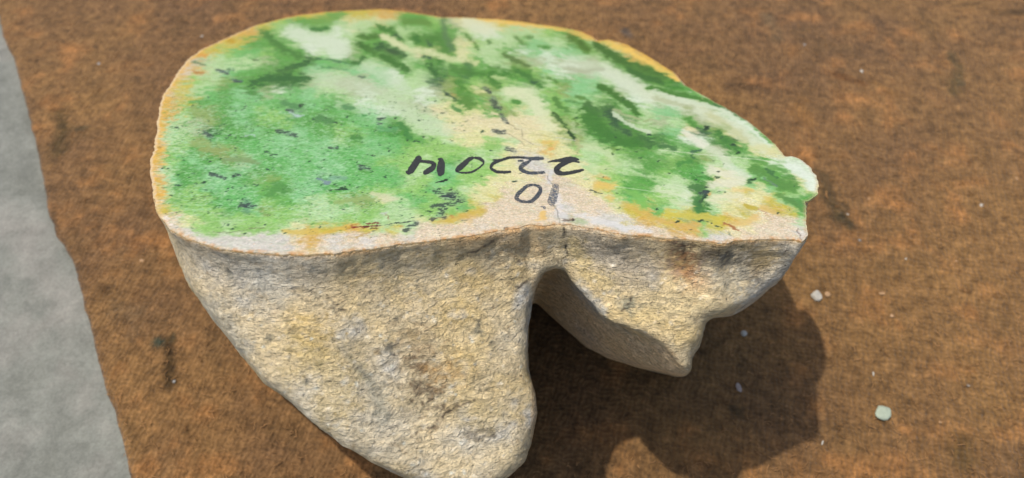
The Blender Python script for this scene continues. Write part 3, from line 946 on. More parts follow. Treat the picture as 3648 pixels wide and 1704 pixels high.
# iron-stained yellow margin, widest on the left
mw = .16 + .22 * np.clip((900 - cx) / 300, 0, 1) + .10 * np.clip((2420 - cx) / 200, 0, 1) * (cx > 1000)
back_side = np.clip((780 - cy) / 80, 0, 1) * (np.clip((950 - cx) / 60, 0, 1) + np.clip((320 - cy) / 60, 0, 1)).clip(0, 1) * np.clip((2420 - cx) / 30, 0, 1)
mg = np.clip((sdist + mw * (1 + .9 * n2)) / (mw * .8), 0, 1) * back_side * .8
rgb = rgb * (1 - mg[:, None]) + (LN((232, 178, 66)) * (1 + .2 * n3)[:, None]) * mg[:, None]
mo_ = np.clip((sdist + .10 * (1 + n1)) / .06, 0, 1) * back_side * np.clip((950 - cx) / 60, 0, 1) * .8
rgb = rgb * (1 - mo_[:, None]) + LN((226, 200, 158)) * mo_[:, None]
gs = np.clip((rgb[:, 1] - np.maximum(rgb[:, 0], rgb[:, 2])) / rgb[:, 1] * 2.4, 0, 1)
rgb *= (1 - .10 * gs)[:, None]
rgb[:, 0] *= 1 - .16 * gs; rgb[:, 2] *= 1 - .26 * gs
lm_ = rgb @ np.array([.3, .6, .1])
rgb *= (np.clip(lm_, .05, .8)[:, None] / .56) ** .16
isk = isr * np.clip((cy - 640) / 80, 0, 1)
rgb = np.clip(rgb * (.65 + .04 * isk)[:, None], 0.002, .85)

# ------------------------------------------------------------------ materials of the stone
mt = NT("sawn_jade", rough=.42, spec=.32)
at = mt.attr("minerals")
oc = mt.coord()
fine = mt.noise(mt.mapping(oc, (1, 1.6, 1)), 900, 3, .6)
colr = mt.mix(1.0, at.outputs["Color"], mt.ramp(fine, [(0.3, .90), (.7, 1.08)]), 'MULTIPLY')
mt.put(mt.b.inputs["Base Color"], colr)
saw = mt.noise(mt.mapping(oc, (25, 900, 900), rot=(0, 0, .05)), 1.0, 3, .6)
skin = mt.attr("sandy")
sk = mt.noise(oc, 1500, 3, .65)
b1 = mt.bump(saw, .12, .0004)
b2n = mt.n("ShaderNodeBump"); mt.put(b2n.inputs["Height"], sk); mt.put(b2n.inputs["Strength"], mt.math('MULTIPLY', skin.outputs["Fac"], .55))
b2n.inputs["Distance"].default_value = .0006; mt.put(b2n.inputs["Normal"], b1)
mt.put(mt.b.inputs["Normal"], b2n.outputs[0])
mt.put(mt.b.inputs["Roughness"], mt.math('ADD', mt.math('MULTIPLY', skin.outputs["Fac"], .40), .34))
MAT_FACE = mt.m

mt = NT("weathered_rind", rough=.62, spec=.35)
oc = mt.coord(); at = mt.attr("minerals")
nA = mt.noise(mt.mapping(oc, (.55, 1.2, 1.7), rot=(0, .12, 0)), 560, 6, .62, .5)
nB = mt.noise(mt.mapping(oc, (.7, 1, 2.2)), 1400, 4, .6, .4)
grain = mt.ramp(nA, [(.32, .66), (.5, 1.0), (.68, 1.28)])
colr = mt.mix(1.0, at.outputs["Color"], grain, 'MULTIPLY')
mt.put(mt.b.inputs["Base Color"], colr)
patch = mt.ramp(mt.noise(oc, 38, 3, .6), [(.36, .45), (.62, 1.0)])
vo = mt.n("ShaderNodeTexVoronoi", feature='DISTANCE_TO_EDGE'); mt.put(vo.inputs["Vector"], mt.mapping(oc, (1, 1, 2.0))); vo.inputs["Scale"].default_value = 340
hsum = mt.math('ADD', nA, mt.math('MULTIPLY', mt.math('MINIMUM', vo.outputs["Distance"], .18), .9))
pit = mt.ramp(mt.noise(oc, 210, 3, .6), [(.30, 0.0), (.38, 1.0)])
hsum = mt.math('ADD', mt.math('MULTIPLY', hsum, patch), mt.math('MULTIPLY', pit, .22))
b1 = mt.bump(hsum, 1.0, .0034)
b2 = mt.bump(nB, .9, .0009, b1)
mt.put(mt.b.inputs["Normal"], b2)
MAT_RIND = mt.m

# ------------------------------------------------------------------ rind colouring (on the body, in its own coordinates)
x, y, z = BV.T
rc = np.tile(lin((222, 200, 156)), (len(x), 1))
q1 = fbm(x * .5, y * .5, z * .6, o=4, gain=.55, seed=91)
q2 = fbm(x * 1.1, y * 1.1, z * 1.6, o=5, gain=.6, seed=92)
q3 = fbm(x * 3, y * 3, z * 5, o=4, gain=.65, seed=93)


def mixc(arr, col, f):
    f = np.clip(f, 0, 1)[:, None]
    return arr * (1 - f) + lin(col) * f


rc = mixc(rc, (222, 214, 194), (q1 + q2 * .5) * 1.3)
rc = mixc(rc, (224, 192, 122), (-q1 + q2 * .8 - .05) * 1.3)
rc = mixc(rc, (200, 200, 194), (q2 - .25) * 2.2)
rc = mixc(rc, (170, 144, 104), (-q3 - .25) * 1.6)
q5 = fbm(x * 6, y * 6, z * 9, o=4, gain=.75, seed=94) * 1.3
rc = mixc(rc, (150, 120, 84), (-q5 - .42) * 2.5)
rc = mixc(rc, (236, 226, 204), (q5 - .42) * 2.5)
top = np.clip(1 - (z - .05) / 1.6, 0, 1)
rc = mixc(rc, (190, 164, 124), top * (.35 + q3 * .6))
rimo = np.clip(1 - (z - .03) / .16, 0, 1) * np.clip(q3 * 2 + .55, 0, 1)
rc = mixc(rc, (206, 150, 80), rimo * .8)
jx = cpx + q3 * 16; jy = cpy + q2 * 12
SR = [  # centre points, width, colour, alpha, soft, noise   (measured on the stone)
 ([(1475,1285),(1500,1300)], 26, (74,60,46), .9, .7, 2.2),
 ([(1500,1370),(1560,1400)], 40, (84,76,64), .9, .7, 2.4),
 ([(1560,1440),(1600,1450)], 20, (84,66,48), .8, .7, 2.2),
 ([(1480,1230),(1530,1340)], 80, (150,120,80), .5, .9, 1.5),
 ([(1690,1545),(1740,1560)], 36, (74,62,46), .8, .8, 2.0),
 ([(1540,1530),(1590,1470),(1640,1450)], 20, (120,96,66), .7, .8, 1.8),
 ([(1280,1310),(1340,1380),(1360,1480)], 42, (160,158,140), .75, .8, 1.0),
 ([(1190,1210),(1300,1340)], 18, (140,140,130), .6, .8, 1.4),
 ([(1700,1170),(1705,1180)], 26, (70,84,80), .85, .7, 1.6),
 ([(1385,1240),(1390,1250)], 22, (60,74,76), .85, .7, 1.4),
 ([(1135,1295)], 16, (50,66,66), .9, .7, 1.0), ([(1265,1178)], 12, (50,44,40), .9, .7, 1.0),
 ([(1847,935)], 10, (40,46,44), .9, .7, .8), ([(1752,1228)], 14, (64,72,66), .8, .7, 1.0),
 ([(1180,1100)], 14, (60,60,56), .7, .7, 1.2), ([(1410,1135)], 14, (66,76,72), .8, .7, 1.2), ([(1345,1090)], 9, (60,70,66), .7, .7, 1.0),
 ([(1060,1160),(1130,1200)], 70, (210,176,100), .65, .9, 1.0),
 ([(1080,1260),(1200,1330),(1180,1430)], 110, (204,178,112), .6, .9, 1.0),
 ([(930,1010),(980,1040)], 70, (190,190,180), .5, .9, 1.2),
 ([(1380,930),(1550,1000)], 90, (192,184,164), .5, .9, 1.2),
 ([(1560,1330),(1600,1330)], 50, (206,160,92), .6, .9, 1.2),
 ([(1650,1480),(1760,1480)], 60, (204,186,140), .5, .9, 1.2),
 ([(2410,880),(2440,920),(2460,960)], 44, (76,54,38), .95, .7, 1.4),
 ([(2440,840),(2470,870)], 26, (76,60,46), .8, .7, 2.0),
 ([(2500,920),(2540,900),(2560,920)], 46, (58,52,42), .95, .7, 1.4),
 ([(2660,940),(2700,930),(2690,980)], 56, (80,60,40), .9, .8, 1.5),
 ([(2580,905),(2600,915)], 20, (60,66,62), .8, .7, 1.5), ([(2735,955)], 12, (66,56,44), .8, .7, 1.2), ([(2645,880)], 12, (70,84,72), .8, .7, 1.2),
 ([(2440,960),(2490,1000)], 64, (196,138,84), .8, .8, 1.0),
 ([(2400,930),(2460,930)], 46, (170,124,76), .6, .8, 1.6),
 ([(2100,870),(2220,930),(2330,960)], 80, (170,158,140), .7, .9, 1.2),
 ([(2040,880),(2100,980),(2160,1010)], 44, (218,192,128), .75, .8, 1.2),
 ([(2520,970),(2600,1000),(2640,960)], 60, (190,184,164), .6, .9, 1.4),
 ([(2700,900),(2780,900)], 60, (222,190,124), .6, .9, 1.2),
 ([(2800,880),(2850,900),(2740,1010),(2660,1080)], 40, (214,208,192), .7, .9, 1.2),
 ([(2300,1100),(2450,1080),(2520,1060)], 70, (214,192,140), .6, .9, 1.2),
 ([(2210,1075),(2260,1090)], 26, (120,132,120), .7, .8, 1.6),
 ([(2060,1020),(2110,1080),(2150,1110)], 30, (196,196,188), .8, .7, 1.2),
 ([(1640,850),(1800,850),(1900,870)], 50, (188,150,98), .5, .9, 1.2),
 ([(2353,1083)], 12, (60,64,56), .8, .7, 1.2), ([(2328,1000)], 10, (60,64,56), .8, .7, 1.2),
 ([(850,1240),(760,1100)], 60, (196,194,180), .6, .9, .8),
]
for pts, wd, colr, al, so, na in SR:
    paint(rc, jx, jy, pts, wd * 1.3, lin(colr), al * (.78 if sum(colr) < 330 else .85), so * 1.2, 1.0, q5, na * 1.3 + .4)
# hairline crack running down from the notch
paint(rc, cpx + q3 * 5, cpy, [(2003,800),(2012,835),(2012,870),(2020,900),(2015,945)], 7, lin((38, 32, 26)), .95, .5)
for cr_, cw_ in (([(1545,1520),(1590,1470),(1640,1448),(1700,1425)], 6), ([(1650,905),(1700,895),(1760,860)], 5), ([(1460,1560),(1500,1530),(1545,1520)], 5),
                 ([(1160,1060),(1230,1110),(1210,1105)], 6), ([(2210,1120),(2240,1080),(2250,1050)], 6), ([(1990,940),(1975,915),(1985,900)], 5),
                 ([(2420,850),(2440,890),(2440,940)], 9), ([(1810,1010),(1850,1030),(1880,1000)], 6)):
    paint(rc, cpx + q3 * 12, cpy + q2 * 8, cr_, cw_, lin((56, 44, 32)), .8, .6, 1.0, q5, .8)
rng2 = np.random.RandomState(5)
for _ in range(330):
    k = rng2.randint(len(x))
    if BN[k, 2] < -.9: continue
    d = np.sqrt((x - x[k]) ** 2 + (y - y[k]) ** 2 + (z - z[k]) ** 2) if False else None
ids = rng2.choice(len(x), 420, replace=False)
for k in ids:
    s_ = np.nonzero((np.abs(x - x[k]) < .16) & (np.abs(y - y[k]) < .16) & (np.abs(z - z[k]) < .16))[0]
    d = np.sqrt((x[s_] - x[k]) ** 2 + (y[s_] - y[k]) ** 2 + (z[s_] - z[k]) ** 2)
    r_ = rng2.uniform(.03, .11)
    f = np.clip(1.5 - d / r_ + q3[s_], 0, 1) * rng2.uniform(.3, .8)
    rc[s_] = rc[s_] * (1 - f[:, None]) + lin((80, 84, 74)) * f[:, None]
# smooth skin inside the hollow, its colour warmed and lightened for weak bounce light
rc = rc * (1 - hollow[:, None] * .6) + lin((222, 186, 134)) * hollow[:, None] * .6
rc = np.clip(rc * np.array([1.03, 1.02, 1.0]), .004, .8)

# ------------------------------------------------------------------ assemble the stone
stone = bpy.data.objects.new("jade_boulder", None)
stone.empty_display_size = 0.05
COL.objects.link(stone)
foot = on_ground(1650, 1600)
stone.location = Vector((0, 0.02, 0))
tag(stone, "cream-skinned jade stone with a sawn, mottled green face bearing handwritten numbers", "stone")
OFF = np.array([0, 0.02, 0])
body_o = link_mesh("rind", Wb * CM - OFF, BF, MAT_RIND, stone)
set_color(body_o, "minerals", rc)
# skirt round the sawn face
edge = {}
E = np.concatenate([FQ[:, [0, 1]], FQ[:, [1, 2]], FQ[:, [2, 3]], FQ[:, [3, 0]]])
Es = np.sort(E, 1); key = Es[:, 0] * len(FV) + Es[:, 1]
uq, inv, cnt = np.unique(key, return_inverse=True, return_counts=True)
be = E[cnt[inv] == 1]
bv = np.unique(be)
mp = {v: len(FV) + i for i, v in enumerate(bv)}
SV = FV[bv] - NRM[None] * 0.05
SQ = np.array([[i, mp[i], mp[j], j] for i, j in be])
AV = np.concatenate([FV, SV]); AQ = np.concatenate([FQ, SQ])
face_o = link_mesh("sawn_face", AV * CM - OFF, AQ, MAT_FACE, stone, smooth=False)
set_color(face_o, "minerals", np.concatenate([rgb, np.tile(lin((196, 160, 104)) * .9, (len(SV), 1))]))
sandy = np.clip(isr + np.clip(1 + sdist / .2, 0, 1) * .8, 0, 1)
sa = face_o.data.attributes.new("sandy", 'FLOAT', 'POINT')
sa.data.foreach_set("value", np.concatenate([sandy, np.ones(len(SV))]).astype(np.float32))

# ------------------------------------------------------------------ handwriting: marker ink on the face
def ink(name, tone, cover):
    t = NT(name, rough=.45, spec=.4)
    oc = t.coord()
    n_ = t.noise(t.mapping(oc, (1, 2.4, 2.4), rot=(.3, 0, .2)), 1300, 4, .7)
    t.put(t.b.inputs["Base Color"], t.mix(t.ramp(n_, [(.45, 0), (.75, 1)]), tone, tuple(min(1, c * 2.6 + .012) for c in tone)))
    t.put(t.b.inputs["Alpha"], t.ramp(n_, [(cover - .06, 1.0), (cover + .06, 0.0)]) if cover < 1 else 1.0)
    return t.m


INK_BLACK = ink("black_marker_ink", (.012, .013, .012), .69)
INK_WORN = ink("worn_marker_ink", (.028, .034, .042), .57)
INK_GREY = ink("faded_marker_ink", (.055, .075, .10), .49)


def s1(*p):                                   # measured on the close view of the writing
    return [(1400 + x_ / 3.0075, 500 + y_ / 3.0075, w_ / 3.0075) for x_, y_, w_ in p]


DIG = [
 ("digit_four", INK_BLACK, [s1((280,165,44),(275,200,56),(235,260,58),(195,320,60),(165,350,40),(135,335,14)),
                      s1((250,225,22),(330,228,24),(410,238,30),(445,262,36),(425,300,46),(375,330,48),(325,362,30))]),
 ("digit_one", INK_BLACK, [s1((478,200,10),(515,210,40),(518,250,62),(512,300,70),(510,350,66),(490,385,22))]),
 ("digit_zero", INK_BLACK, [s1((870,188,20),(820,200,34),(770,250,46),(710,300,50),(672,326,22),(705,345,14),(775,352,16),(850,342,18),(920,300,14),(975,250,12),(965,222,26),(930,198,30),(868,188,20))]),
 ("digit_two", INK_BLACK, [s1((1268,338,22),(1190,345,24),(1110,340,26),(1055,310,24),(1045,290,22),(1070,250,30),(1120,226,28),(1190,208,18),(1250,188,16)),
                     s1((1062,214,8),(1160,210,14),(1230,190,22),(1330,184,18),(1420,190,20))]),
 ("digit_two", INK_WORN, [s1((1632,345,20),(1540,352,24),(1450,352,28),(1385,325,34),(1362,300,38),(1400,260,40),(1450,235,26),(1480,215,14)),
                    s1((1335,222,16),(1400,222,16)), s1((1400,188,14),(1480,200,28),(1560,196,34),(1618,198,18))]),
 ("digit_two", INK_BLACK, [s1((2048,318,14),(1990,330,28),(1900,350,30),(1820,362,34),(1762,345,48),(1748,315,50),(1785,275,42),(1850,240,40),(1950,222,10)),
                     s1((1652,236,6),(1740,222,22),(1830,212,38),(1900,202,44),(1960,205,30),(1995,212,10)), s1((1930,226,16),(2002,238,12))]),
 ("digit_zero", INK_WORN, [s1((1500,478,22),(1440,488,26),(1390,530,34),(1340,575,36),(1318,620,34),(1355,652,24),(1420,662,22),(1490,655,30),(1545,600,36),(1580,550,34),(1578,510,30),(1545,486,24),(1500,478,22))]),
 ("digit_one", INK_GREY, [s1((1758,462,28),(1745,500,60),(1730,560,72),(1712,620,76),(1702,665,80),(1708,705,30))]),
 ("ink_dot", INK_GREY, [s1((1608,722,22),(1640,726,24))]),
]


def ribbon(pts, k, lift):
    P = np.array([(p[0], p[1]) for p in pts]); W = np.array([p[2] for p in pts]) * 1.26
    # resample
    t = [0]
    for i in range(1, len(P)): t.append(t[-1] + np.hypot(*(P[i] - P[i - 1])))
    n = max(10, int(t[-1] / 2.0))
    tt = np.linspace(0, t[-1], n)
    X = np.interp(tt, t, P[:, 0]); Y = np.interp(tt, t, P[:, 1]); WW = np.interp(tt, t, W)
    for _ in range(3):
        X[1:-1] = .5 * X[1:-1] + .25 * (X[:-2] + X[2:]); Y[1:-1] = .5 * Y[1:-1] + .25 * (Y[:-2] + Y[2:])
    dx = np.gradient(X); dy = np.gradient(Y); L = np.hypot(dx, dy) + 1e-9
    nx, ny = -dy / L, dx / L
    j1 = fbm(tt * .35, tt * 0 + k * 3.3, o=2, seed=k) * 1.2; j2 = fbm(tt * .35, tt * 0 + k * 7.1, o=2, seed=k + 9) * 1.2
    caps = np.sqrt(np.clip(1 - (np.clip(1 - tt / (W[0] * .5 + .1), 0, 1)) ** 2, .05, 1)) * np.sqrt(np.clip(1 - (np.clip(1 - (t[-1] - tt) / (W[-1] * .5 + .1), 0, 1)) ** 2, .05, 1))
    ha_ = WW * .5 * caps
    l = np.stack([X + nx * (ha_ + j1), Y + ny * (ha_ + j1)], 1); r = np.stack([X - nx * (ha_ + j2), Y - ny * (ha_ + j2)], 1)
    ab = on_cut(np.concatenate([l, r]))
    V = cut_to_world(ab[:, 0], ab[:, 1], np.full(len(ab), -lift))
    Q = [[i, i + 1, n + i + 1, n + i] for i in range(n - 1)]
    return V, np.array(Q)


for di, (nm, mtl, strokes) in enumerate(DIG):
    VV, QQ = [], []
    o_ = 0
    for si, s in enumerate(strokes):
        V, Q = ribbon(s, di * 5 + si, 0.006 + .0015 * si)
        VV.append(V); QQ.append(Q + o_); o_ += len(V)
    link_mesh(nm, np.concatenate(VV) * CM - OFF, np.concatenate(QQ), mtl, stone)

# ------------------------------------------------------------------ cloth and concrete
g = lambda px, py: on_ground(px, py)
EDGE = [(-30,-40),(0,110),(25,165),(48,215),(70,300),(95,400),(125,520),(150,640),(170,760),(195,830),(232,880),(262,940),(275,1000),(290,1080),(325,1190),(345,1290),(375,1400),(405,1460),(425,1560),(445,1640),(462,1720),(500,1860)]
ew = np.array([g(*p)[:2] for p in EDGE])
slope_t = (ew[0] - ew[3]) / np.linalg.norm(ew[0] - ew[3]); slope_b = (ew[-1] - ew[-4]) / np.linalg.norm(ew[-1] - ew[-4])
ew = np.concatenate([[ew[0] + slope_t * 40], ew, [ew[-1] + slope_b * 25]])
order = np.argsort(ew[:, 1]); ew = ew[order]


def edge_x(yv):
    return np.interp(yv, ew[:, 1], ew[:, 0]) + fbm(yv * 1.4, yv * 0 + 2, o=4, gain=.6, seed=13) * .12


def stretched(lo, hi, inner_lo, inner_hi, st):
    mid_ = np.arange(inner_lo, inner_hi, st)
    l = inner_lo - np.geomspace(st, inner_lo - lo + st, 14)[::-1] if lo < inner_lo else []
    h = inner_hi + np.geomspace(st, hi - inner_hi + st, 14)
    return np.concatenate([l, mid_, h])


yy = stretched(-28, 70, -7, 26, 0.16)
uu = np.concatenate([np.arange(0, 52, .16), 52 + np.geomspace(.3, 24, 12)])
UUc, YY = np.meshgrid(uu, yy, indexing='ij')
XX = edge_x(YY) + UUc
zz = fbm(XX * .12, YY * .12, o=2, seed=101) * .10 + fbm(XX * .5, YY * .5, o=3, seed=102) * .025 + fbm(XX * 3, YY * 3, o=2, seed=103) * .012
near = np.clip(1 - np.hypot((XX - 0) / 11, (YY - 3) / 10), 0, 1)
zz = zz * (1 - np.clip(near * 3, 0, 1) * .8) - .02
lip = np.clip(1 - UUc / .35, 0, 1)
zz = zz - lip ** 2 * .16
nU, nY = UUc.shape
cid = np.arange(nU * nY).reshape(nU, nY)
CQ = np.stack([cid[:-1, :-1], cid[1:, :-1], cid[1:, 1:], cid[:-1, 1:]], -1).reshape(-1, 4)
CV = np.stack([XX, YY, zz], -1).reshape(-1, 3)
# hem: fold the edge down to the concrete
hv = CV[cid[0]].copy(); hv[:, 2] = -.42; hv[:, 0] += .03
hid = np.arange(nY) + len(CV)
HQ = np.stack([cid[0][:-1], cid[0][1:], hid[1:], hid[:-1]], 1)
CV2 = np.concatenate([CV, hv]); CQ2 = np.concatenate([CQ, HQ])

xw, yw = CV[:, 0], CV[:, 1]
cc = np.tile(lin((134, 98, 64)), (len(CV), 1))
t1 = fbm(xw * .25, yw * .25, o=4, seed=111); t2 = fbm(xw * .8, yw * .8, o=4, gain=.6, seed=112); t3 = fbm(xw * 3.2, yw * 3.2, o=3, gain=.7, seed=113)
cc = mixc(cc, (150, 110, 68), (t1 + .1) * 1.0)
cc = mixc(cc, (120, 88, 62), (-t1 - .02) * 1.3)
cc = mixc(cc, (112, 84, 54), (t2 - .12) * 1.0)
cc = mixc(cc, (176, 120, 72), (-t2 - .15) * 1.4)
cc *= (1 + .22 * t3)[:, None]
cc *= np.array([1.0, 1.02, 1.06])
STAIN = [([(590,1210),(605,1280),(600,1370)],30,(52,40,22),.8),([(555,1215),(560,1225)],26,(40,62,56),.8),([(608,1200),(612,1210)],22,(44,60,44),.6),
 ([(205,400),(225,470),(210,540)],46,(66,56,30),.7),([(290,460),(310,455)],24,(62,62,46),.6),([(127,213)],18,(60,40,26),.7),([(512,190)],22,(80,58,44),.6),
 ([(2220,112),(2250,125)],34,(88,80,78),.75),([(3390,200),(3420,270),(3400,330)],44,(84,72,46),.6),([(3430,300)],26,(70,72,58),.6),([(2620,310),(2720,300)],70,(84,62,44),.5),
 ([(2930,630),(2960,700),(3010,790)],56,(64,56,38),.65),([(2990,760),(3020,800)],34,(46,50,38),.5),([(3480,10),(3640,50)],30,(74,54,28),.8),([(2730,60),(2760,130)],60,(118,98,74),.5),
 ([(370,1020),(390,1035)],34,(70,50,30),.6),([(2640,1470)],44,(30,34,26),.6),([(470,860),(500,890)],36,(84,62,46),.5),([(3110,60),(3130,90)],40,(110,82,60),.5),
 ([(2850,380),(2880,430)],70,(164,114,62),.4),([(170,360),(200,380)],50,(160,104,60),.4),([(2980,270),(3080,300)],30,(112,68,28),.6),([(3420,1560),(3440,1640)],50,(74,62,34),.45),
 ([(180,770),(190,820)],34,(60,50,32),.5),([(3100,290),(3180,340)],30,(120,84,44),.5),([(560,690),(700,900),(760,1000)],60,(120,80,44),.3),([(420,1100),(480,1130),(470,1170)],60,(110,88,66),.5)]
for pts, wd, colr, al in STAIN:
    gp = [tuple(g(*p)[:2]) for p in pts]
    paint(cc, xw + t2 * .25, yw + t3 * .12, gp, wd / 74.0, lin(colr), al, .8, 1.0, t3, 1.0)
cc = np.clip(cc * np.array([.66, .665, .56]), .004, .6)

mt = NT("brown_felt_cloth", rough=.95, spec=.12)
oc = mt.coord(); at = mt.attr("dye")
mo = mt.noise(oc, 200, 5, .7, .3)
mo2 = mt.noise(mt.mapping(oc, (1, 1, 1), rot=(0, 0, .5)), 480, 4, .7, .5)
colr = mt.mix(1.0, at.outputs["Color"], mt.ramp(mo, [(.34, .62), (.5, 1.0), (.66, 1.36)]), 'MULTIPLY')
colr = mt.mix(.8, colr, mt.ramp(mo2, [(.34, .72), (.66, 1.3)]), 'MULTIPLY')
mt.put(mt.b.inputs["Base Color"], colr)
wv1 = mt.n("ShaderNodeTexWave", wave_type='BANDS', bands_direction='X'); mt.put(wv1.inputs[0], mt.mapping(oc, (1, 1, 1), rot=(0, 0, .22)))
wv1.inputs[1].default_value = 150; wv1.inputs[2].default_value = 9; wv1.inputs[3].default_value = 3
wv2 = mt.n("ShaderNodeTexWave", wave_type='BANDS', bands_direction='Y'); mt.put(wv2.inputs[0], mt.mapping(oc, (1, 1, 1), rot=(0, 0, .22)))
wv2.inputs[1].default_value = 150; wv2.inputs[2].default_value = 9; wv2.inputs[3].default_value = 3
wv = mt.math('ADD', wv1.outputs["Fac"], wv2.outputs["Fac"])
wc = mt.ramp(mt.math('MULTIPLY', wv, .5), [(.15, .87), (.85, 1.08)])
mt.put(mt.b.inputs['Base Color'], mt.mix(1.0, colr, wc, 'MULTIPLY'))
b1 = mt.bump(wv, .35, .0010)
b2 = mt.bump(mo2, .7, .0014, b1)
mt.put(mt.b.inputs["Normal"], b2)
mt.b.inputs["Sheen Weight"].default_value = .08
MAT_CLOTH = mt.m
cloth = link_mesh("felt_cloth", CV2 * CM, CQ2, MAT_CLOTH)
set_color(cloth, "dye", np.concatenate([cc, cc[cid[0]] * .9]))
tag(cloth, "brown stained felt cloth spread over the concrete beneath the stone", "cloth")

mt = NT("pale_concrete", rough=.9, spec=.2)
oc = mt.coord()
k1 = mt.noise(oc, 22, 5, .6); k2 = mt.noise(oc, 110, 5, .65); k3 = mt.noise(oc, 1400, 3, .6)
colr = mt.ramp(k1, [(.3, lin((98, 98, 88))), (.5, lin((116, 116, 106))), (.72, lin((132, 127, 117)))])
colr = mt.mix(.8, colr, mt.ramp(k2, [(.3, .74), (.7, 1.22)]), 'MULTIPLY')
colr = mt.mix(.7, colr, mt.ramp(mt.noise(oc, 900, 2, .7), [(.34, .8), (.66, 1.15)]), 'MULTIPLY')
mt.put(mt.b.inputs["Base Color"], colr)
mt.put(mt.b.inputs["Normal"], mt.bump(k3, .25, .0008, mt.bump(k2, .3, .002)))
nx_ = 60
gxs = np.linspace(-150, 150, nx_)
GX, GY = np.meshgrid(gxs, gxs, indexing='ij')
gz = np.full(GX.shape, -.42) + fbm(GX * .05, GY * .05, o=2, seed=121) * .03
gi = np.arange(nx_ * nx_).reshape(nx_, nx_)
GQ = np.stack([gi[:-1, :-1], gi[1:, :-1], gi[1:, 1:], gi[:-1, 1:]], -1).reshape(-1, 4)
ground_o = link_mesh("ground", np.stack([GX, GY, gz], -1).reshape(-1, 3) * CM, GQ, mt.m)
tag(ground_o, kind="structure")

# ------------------------------------------------------------------ chips and crumbs on the cloth
def chip_mat(name, c, rough=.5):
    t = NT(name, rough=rough, spec=.4)
    oc = t.coord(); n_ = t.noise(oc, 900, 4, .6)
    c = lin(c)
    t.put(t.b.inputs["Base Color"], t.mix(n_, tuple(c * .7), tuple(np.minimum(1, c * 1.2))))
    t.put(t.b.inputs["Normal"], t.bump(n_, .4, .0006))
    return t.m


CM_ = {'jade': chip_mat("pale_jade_chip", (150, 158, 136), .6), 'white': chip_mat("white_chip", (168, 160, 144)),
       'tan': chip_mat("tan_chip", (160, 124, 84)), 'pink': chip_mat("pinkish_chip", (150, 134, 122)), 'grey': chip_mat("grey_chip", (132, 128, 120))}


def chip(name, px, py, w_, l_, t_, rot, mat, label, seed, group=None, bead=False):
    import bmesh
    bm = bmesh.new()
    bmesh.ops.create_icosphere(bm, subdivisions=3 if w_ > .3 else 2, radius=1.0)
    rs = np.random.RandomState(seed)
    planes = []
    if not bead:
        for _ in range(9):
            d_ = rs.randn(3); d_ /= np.linalg.norm(d_); planes.append((Vector(d_), rs.uniform(.62, .9)))
    for v in bm.verts:
        for d_, k_ in planes:
            q_ = v.co.dot(d_)
            if q_ > k_: v.co -= d_ * (q_ - k_)
        v.co *= 1 + rs.uniform(-.04, .04)
    w_ *= 1.05; l_ *= 1.0; t_ *= .8
    M = Matrix.Rotation(rot, 4, 'Z') @ Matrix.Diagonal((w_ / 2 * CM, l_ / 2 * CM, t_ / 2 * CM, 1))
    bm.transform(M)
    zmin = min(v.co.z for v in bm.verts)
    me = bpy.data.meshes.new(name); bm.to_mesh(me); bm.free()
    me.materials.append(CM_[mat])
    o = bpy.data.objects.new(name, me); COL.objects.link(o)
    p = on_ground(px, py)
    o.location = (p[0] * CM, p[1] * CM, -zmin - .0003)
    tag(o, label, "chip", group)
    return o


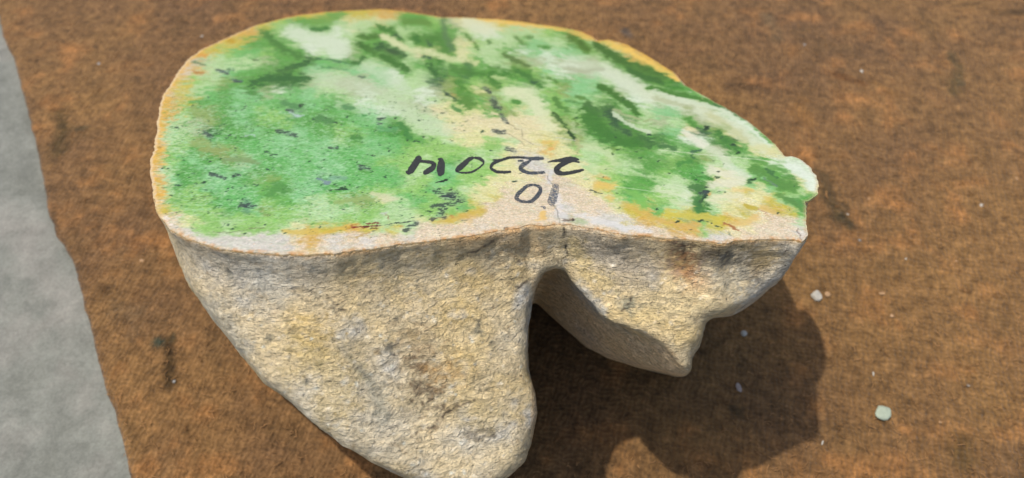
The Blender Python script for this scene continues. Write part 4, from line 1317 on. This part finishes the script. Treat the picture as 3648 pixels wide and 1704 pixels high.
CH = [
 ("stone_chip", 3142, 1473, .66, .62, .30, .4, 'jade', "largest pale green chip, lying alone in the sun at lower right"),
 ("stone_chip", 2908, 1056, .46, .58, .20, -.6, 'white', "off-white ragged flake just outside the shadow at the right of the stone"),
 ("stone_chip", 2948, 1050, .26, .30, .14, .3, 'tan', "small tan chip touching the right side of the ragged off-white flake"),
 ("stone_bead", 2649, 1190, .26, .27, .20, 0, 'white', "round white grain inside the shadow, nearest the right lobe"),
 ("stone_chip", 2632, 1382, .22, .44, .14, .15, 'pink', "upright narrow pinkish flake in the middle of the shadow"),
 ("stone_chip", 2931, 1577, .07, .22, .06, -.5, 'white', "thin white splinter just below the lower right corner of the shadow"),
 ("stone_chip", 3178, 1126, .18, .16, .10, .3, 'tan', "small rounded tan chip right of the ragged off-white flake"),
 ("stone_chip", 3143, 1046, .30, .16, .10, 0, 'tan', "low tan crumb above the small rounded tan chip on the right"),
 ("stone_crumb", 3062, 856, .14, .12, .08, 0, 'grey', "grey crumb beside the dark stain right of the stone's corner"),
 ("stone_crumb", 3228, 922, .10, .12, .07, .4, 'white', "tiny white crumb right of the grey crumb near the dark stain"),
 ("stone_crumb", 3408, 930, .16, .10, .07, .2, 'tan', "tiny tan crumb at middle right, far from any stain"),
 ("stone_crumb", 2866, 160, .20, .14, .08, .1, 'grey', "pale curved crumb on the cloth behind the stone's yellow edge"),
 ("stone_crumb", 2708, 12, .12, .20, .08, .2, 'white', "white crumb at the very top edge of the picture"),
 ("stone_crumb", 3070, 254, .16, .26, .10, .3, 'white', "pale yellowish crumb on the reddish streak behind the stone"),
 ("stone_crumb", 3458, 366, .09, .18, .07, -.3, 'tan', "thin tan crumb beneath the greenish stain at upper right"),
 ("stone_crumb", 3497, 732, .18, .24, .10, -.4, 'white', "bright white crumb near the right border, at mid height"),
 ("stone_crumb", 3622, 636, .12, .20, .08, 0, 'tan', "tan crumb closest to the right border of the cloth in view"),
 ("stone_crumb", 3096, 708, .16, .12, .08, .5, 'tan', "orange-tan crumb on the bright patch above the dark stain"),
 ("stone_crumb", 3020, 764, .12, .10, .07, 0, 'white', "white crumb lying in the darkest stain right of the stone"),
 ("stone_crumb", 352, 228, .18, .18, .10, 0, 'grey', "grey-white crumb at upper left between the cloth edge and the stone"),
 ("stone_crumb", 719, 129, .18, .12, .06, .1, 'white', "white sliver on the cloth behind the stone's upper left rim"),
 ("stone_crumb", 505, 929, .22, .18, .10, 0, 'tan', "tan crumb left of the stone's lower left rim"),
 ("stone_crumb", 620, 1360, .14, .16, .10, 0, 'grey', "grey grain at the foot of the long dark stain left of the stone"),
 ("stone_crumb", 3350, 1504, .14, .12, .08, 0, 'tan', "tan crumb right of the largest pale green chip"),
 ("stone_crumb", 3450, 1374, .12, .10, .08, 0, 'white', "white crumb above and right of the largest pale green chip"),
 ("stone_crumb", 3112, 1332, .08, .20, .06, -.2, 'white', "thin white crumb above the largest pale green chip"),
]
for i, (nm, px, py, w_, l_, t_, rt, ma, lb) in enumerate(CH):
    chip(nm, px, py, w_, l_, t_, rt, ma, lb, 300 + i, bead=(nm == "stone_bead"))

# short loose fibres of the felt, too many to count
fv, fq = [], []
rs = np.random.RandomState(77)
for _ in range(5200):
    px = rs.uniform(-60, 3750); py = rs.uniform(-80, 1800)
    p = on_ground(px, py)[:2]
    if p[0] < edge_x(np.array([p[1]]))[0] + .1: continue
    if abs(p[0]) < 8 and -3 < p[1] < 13: continue
    L = rs.uniform(.12, .45); an = rs.uniform(0, 6.28); cv = rs.uniform(-2.2, 2.2); wd = rs.uniform(.006, .013)
    n = 5; base = len(fv)
    xq, yq = p
    for k in range(n):
        zq = .02 + .05 * math.sin(k / (n - 1) * math.pi) * rs.uniform(.4, 1)
        dx, dy = math.cos(an), math.sin(an)
        fv.append((xq - dy * wd, yq + dx * wd, zq)); fv.append((xq + dy * wd, yq - dx * wd, zq)); fv.append((xq, yq, zq + wd * 1.6))
        xq += dx * L / n; yq += dy * L / n; an += cv / n
    for k in range(n - 1):
        q = base + k * 3
        for u_, v_ in ((0, 1), (1, 2), (2, 0)):
            fq.append((q + u_, q + v_, q + 3 + v_, q + 3 + u_))
mt = NT("felt_fibre", rough=.8, spec=.3)
oi = mt.noise(mt.coord(), 60, 2, .5)
mt.put(mt.b.inputs["Base Color"], mt.mix(mt.ramp(oi, [(.4, 0), (.6, 1)]), tuple(lin((120, 84, 46))), tuple(lin((176, 132, 84)))))
fo = link_mesh("felt_fibres", np.array(fv) * CM, np.array(fq), mt.m)
tag(fo, "short loose brown fibres standing up from the felt cloth", "fibres", kind="stuff")
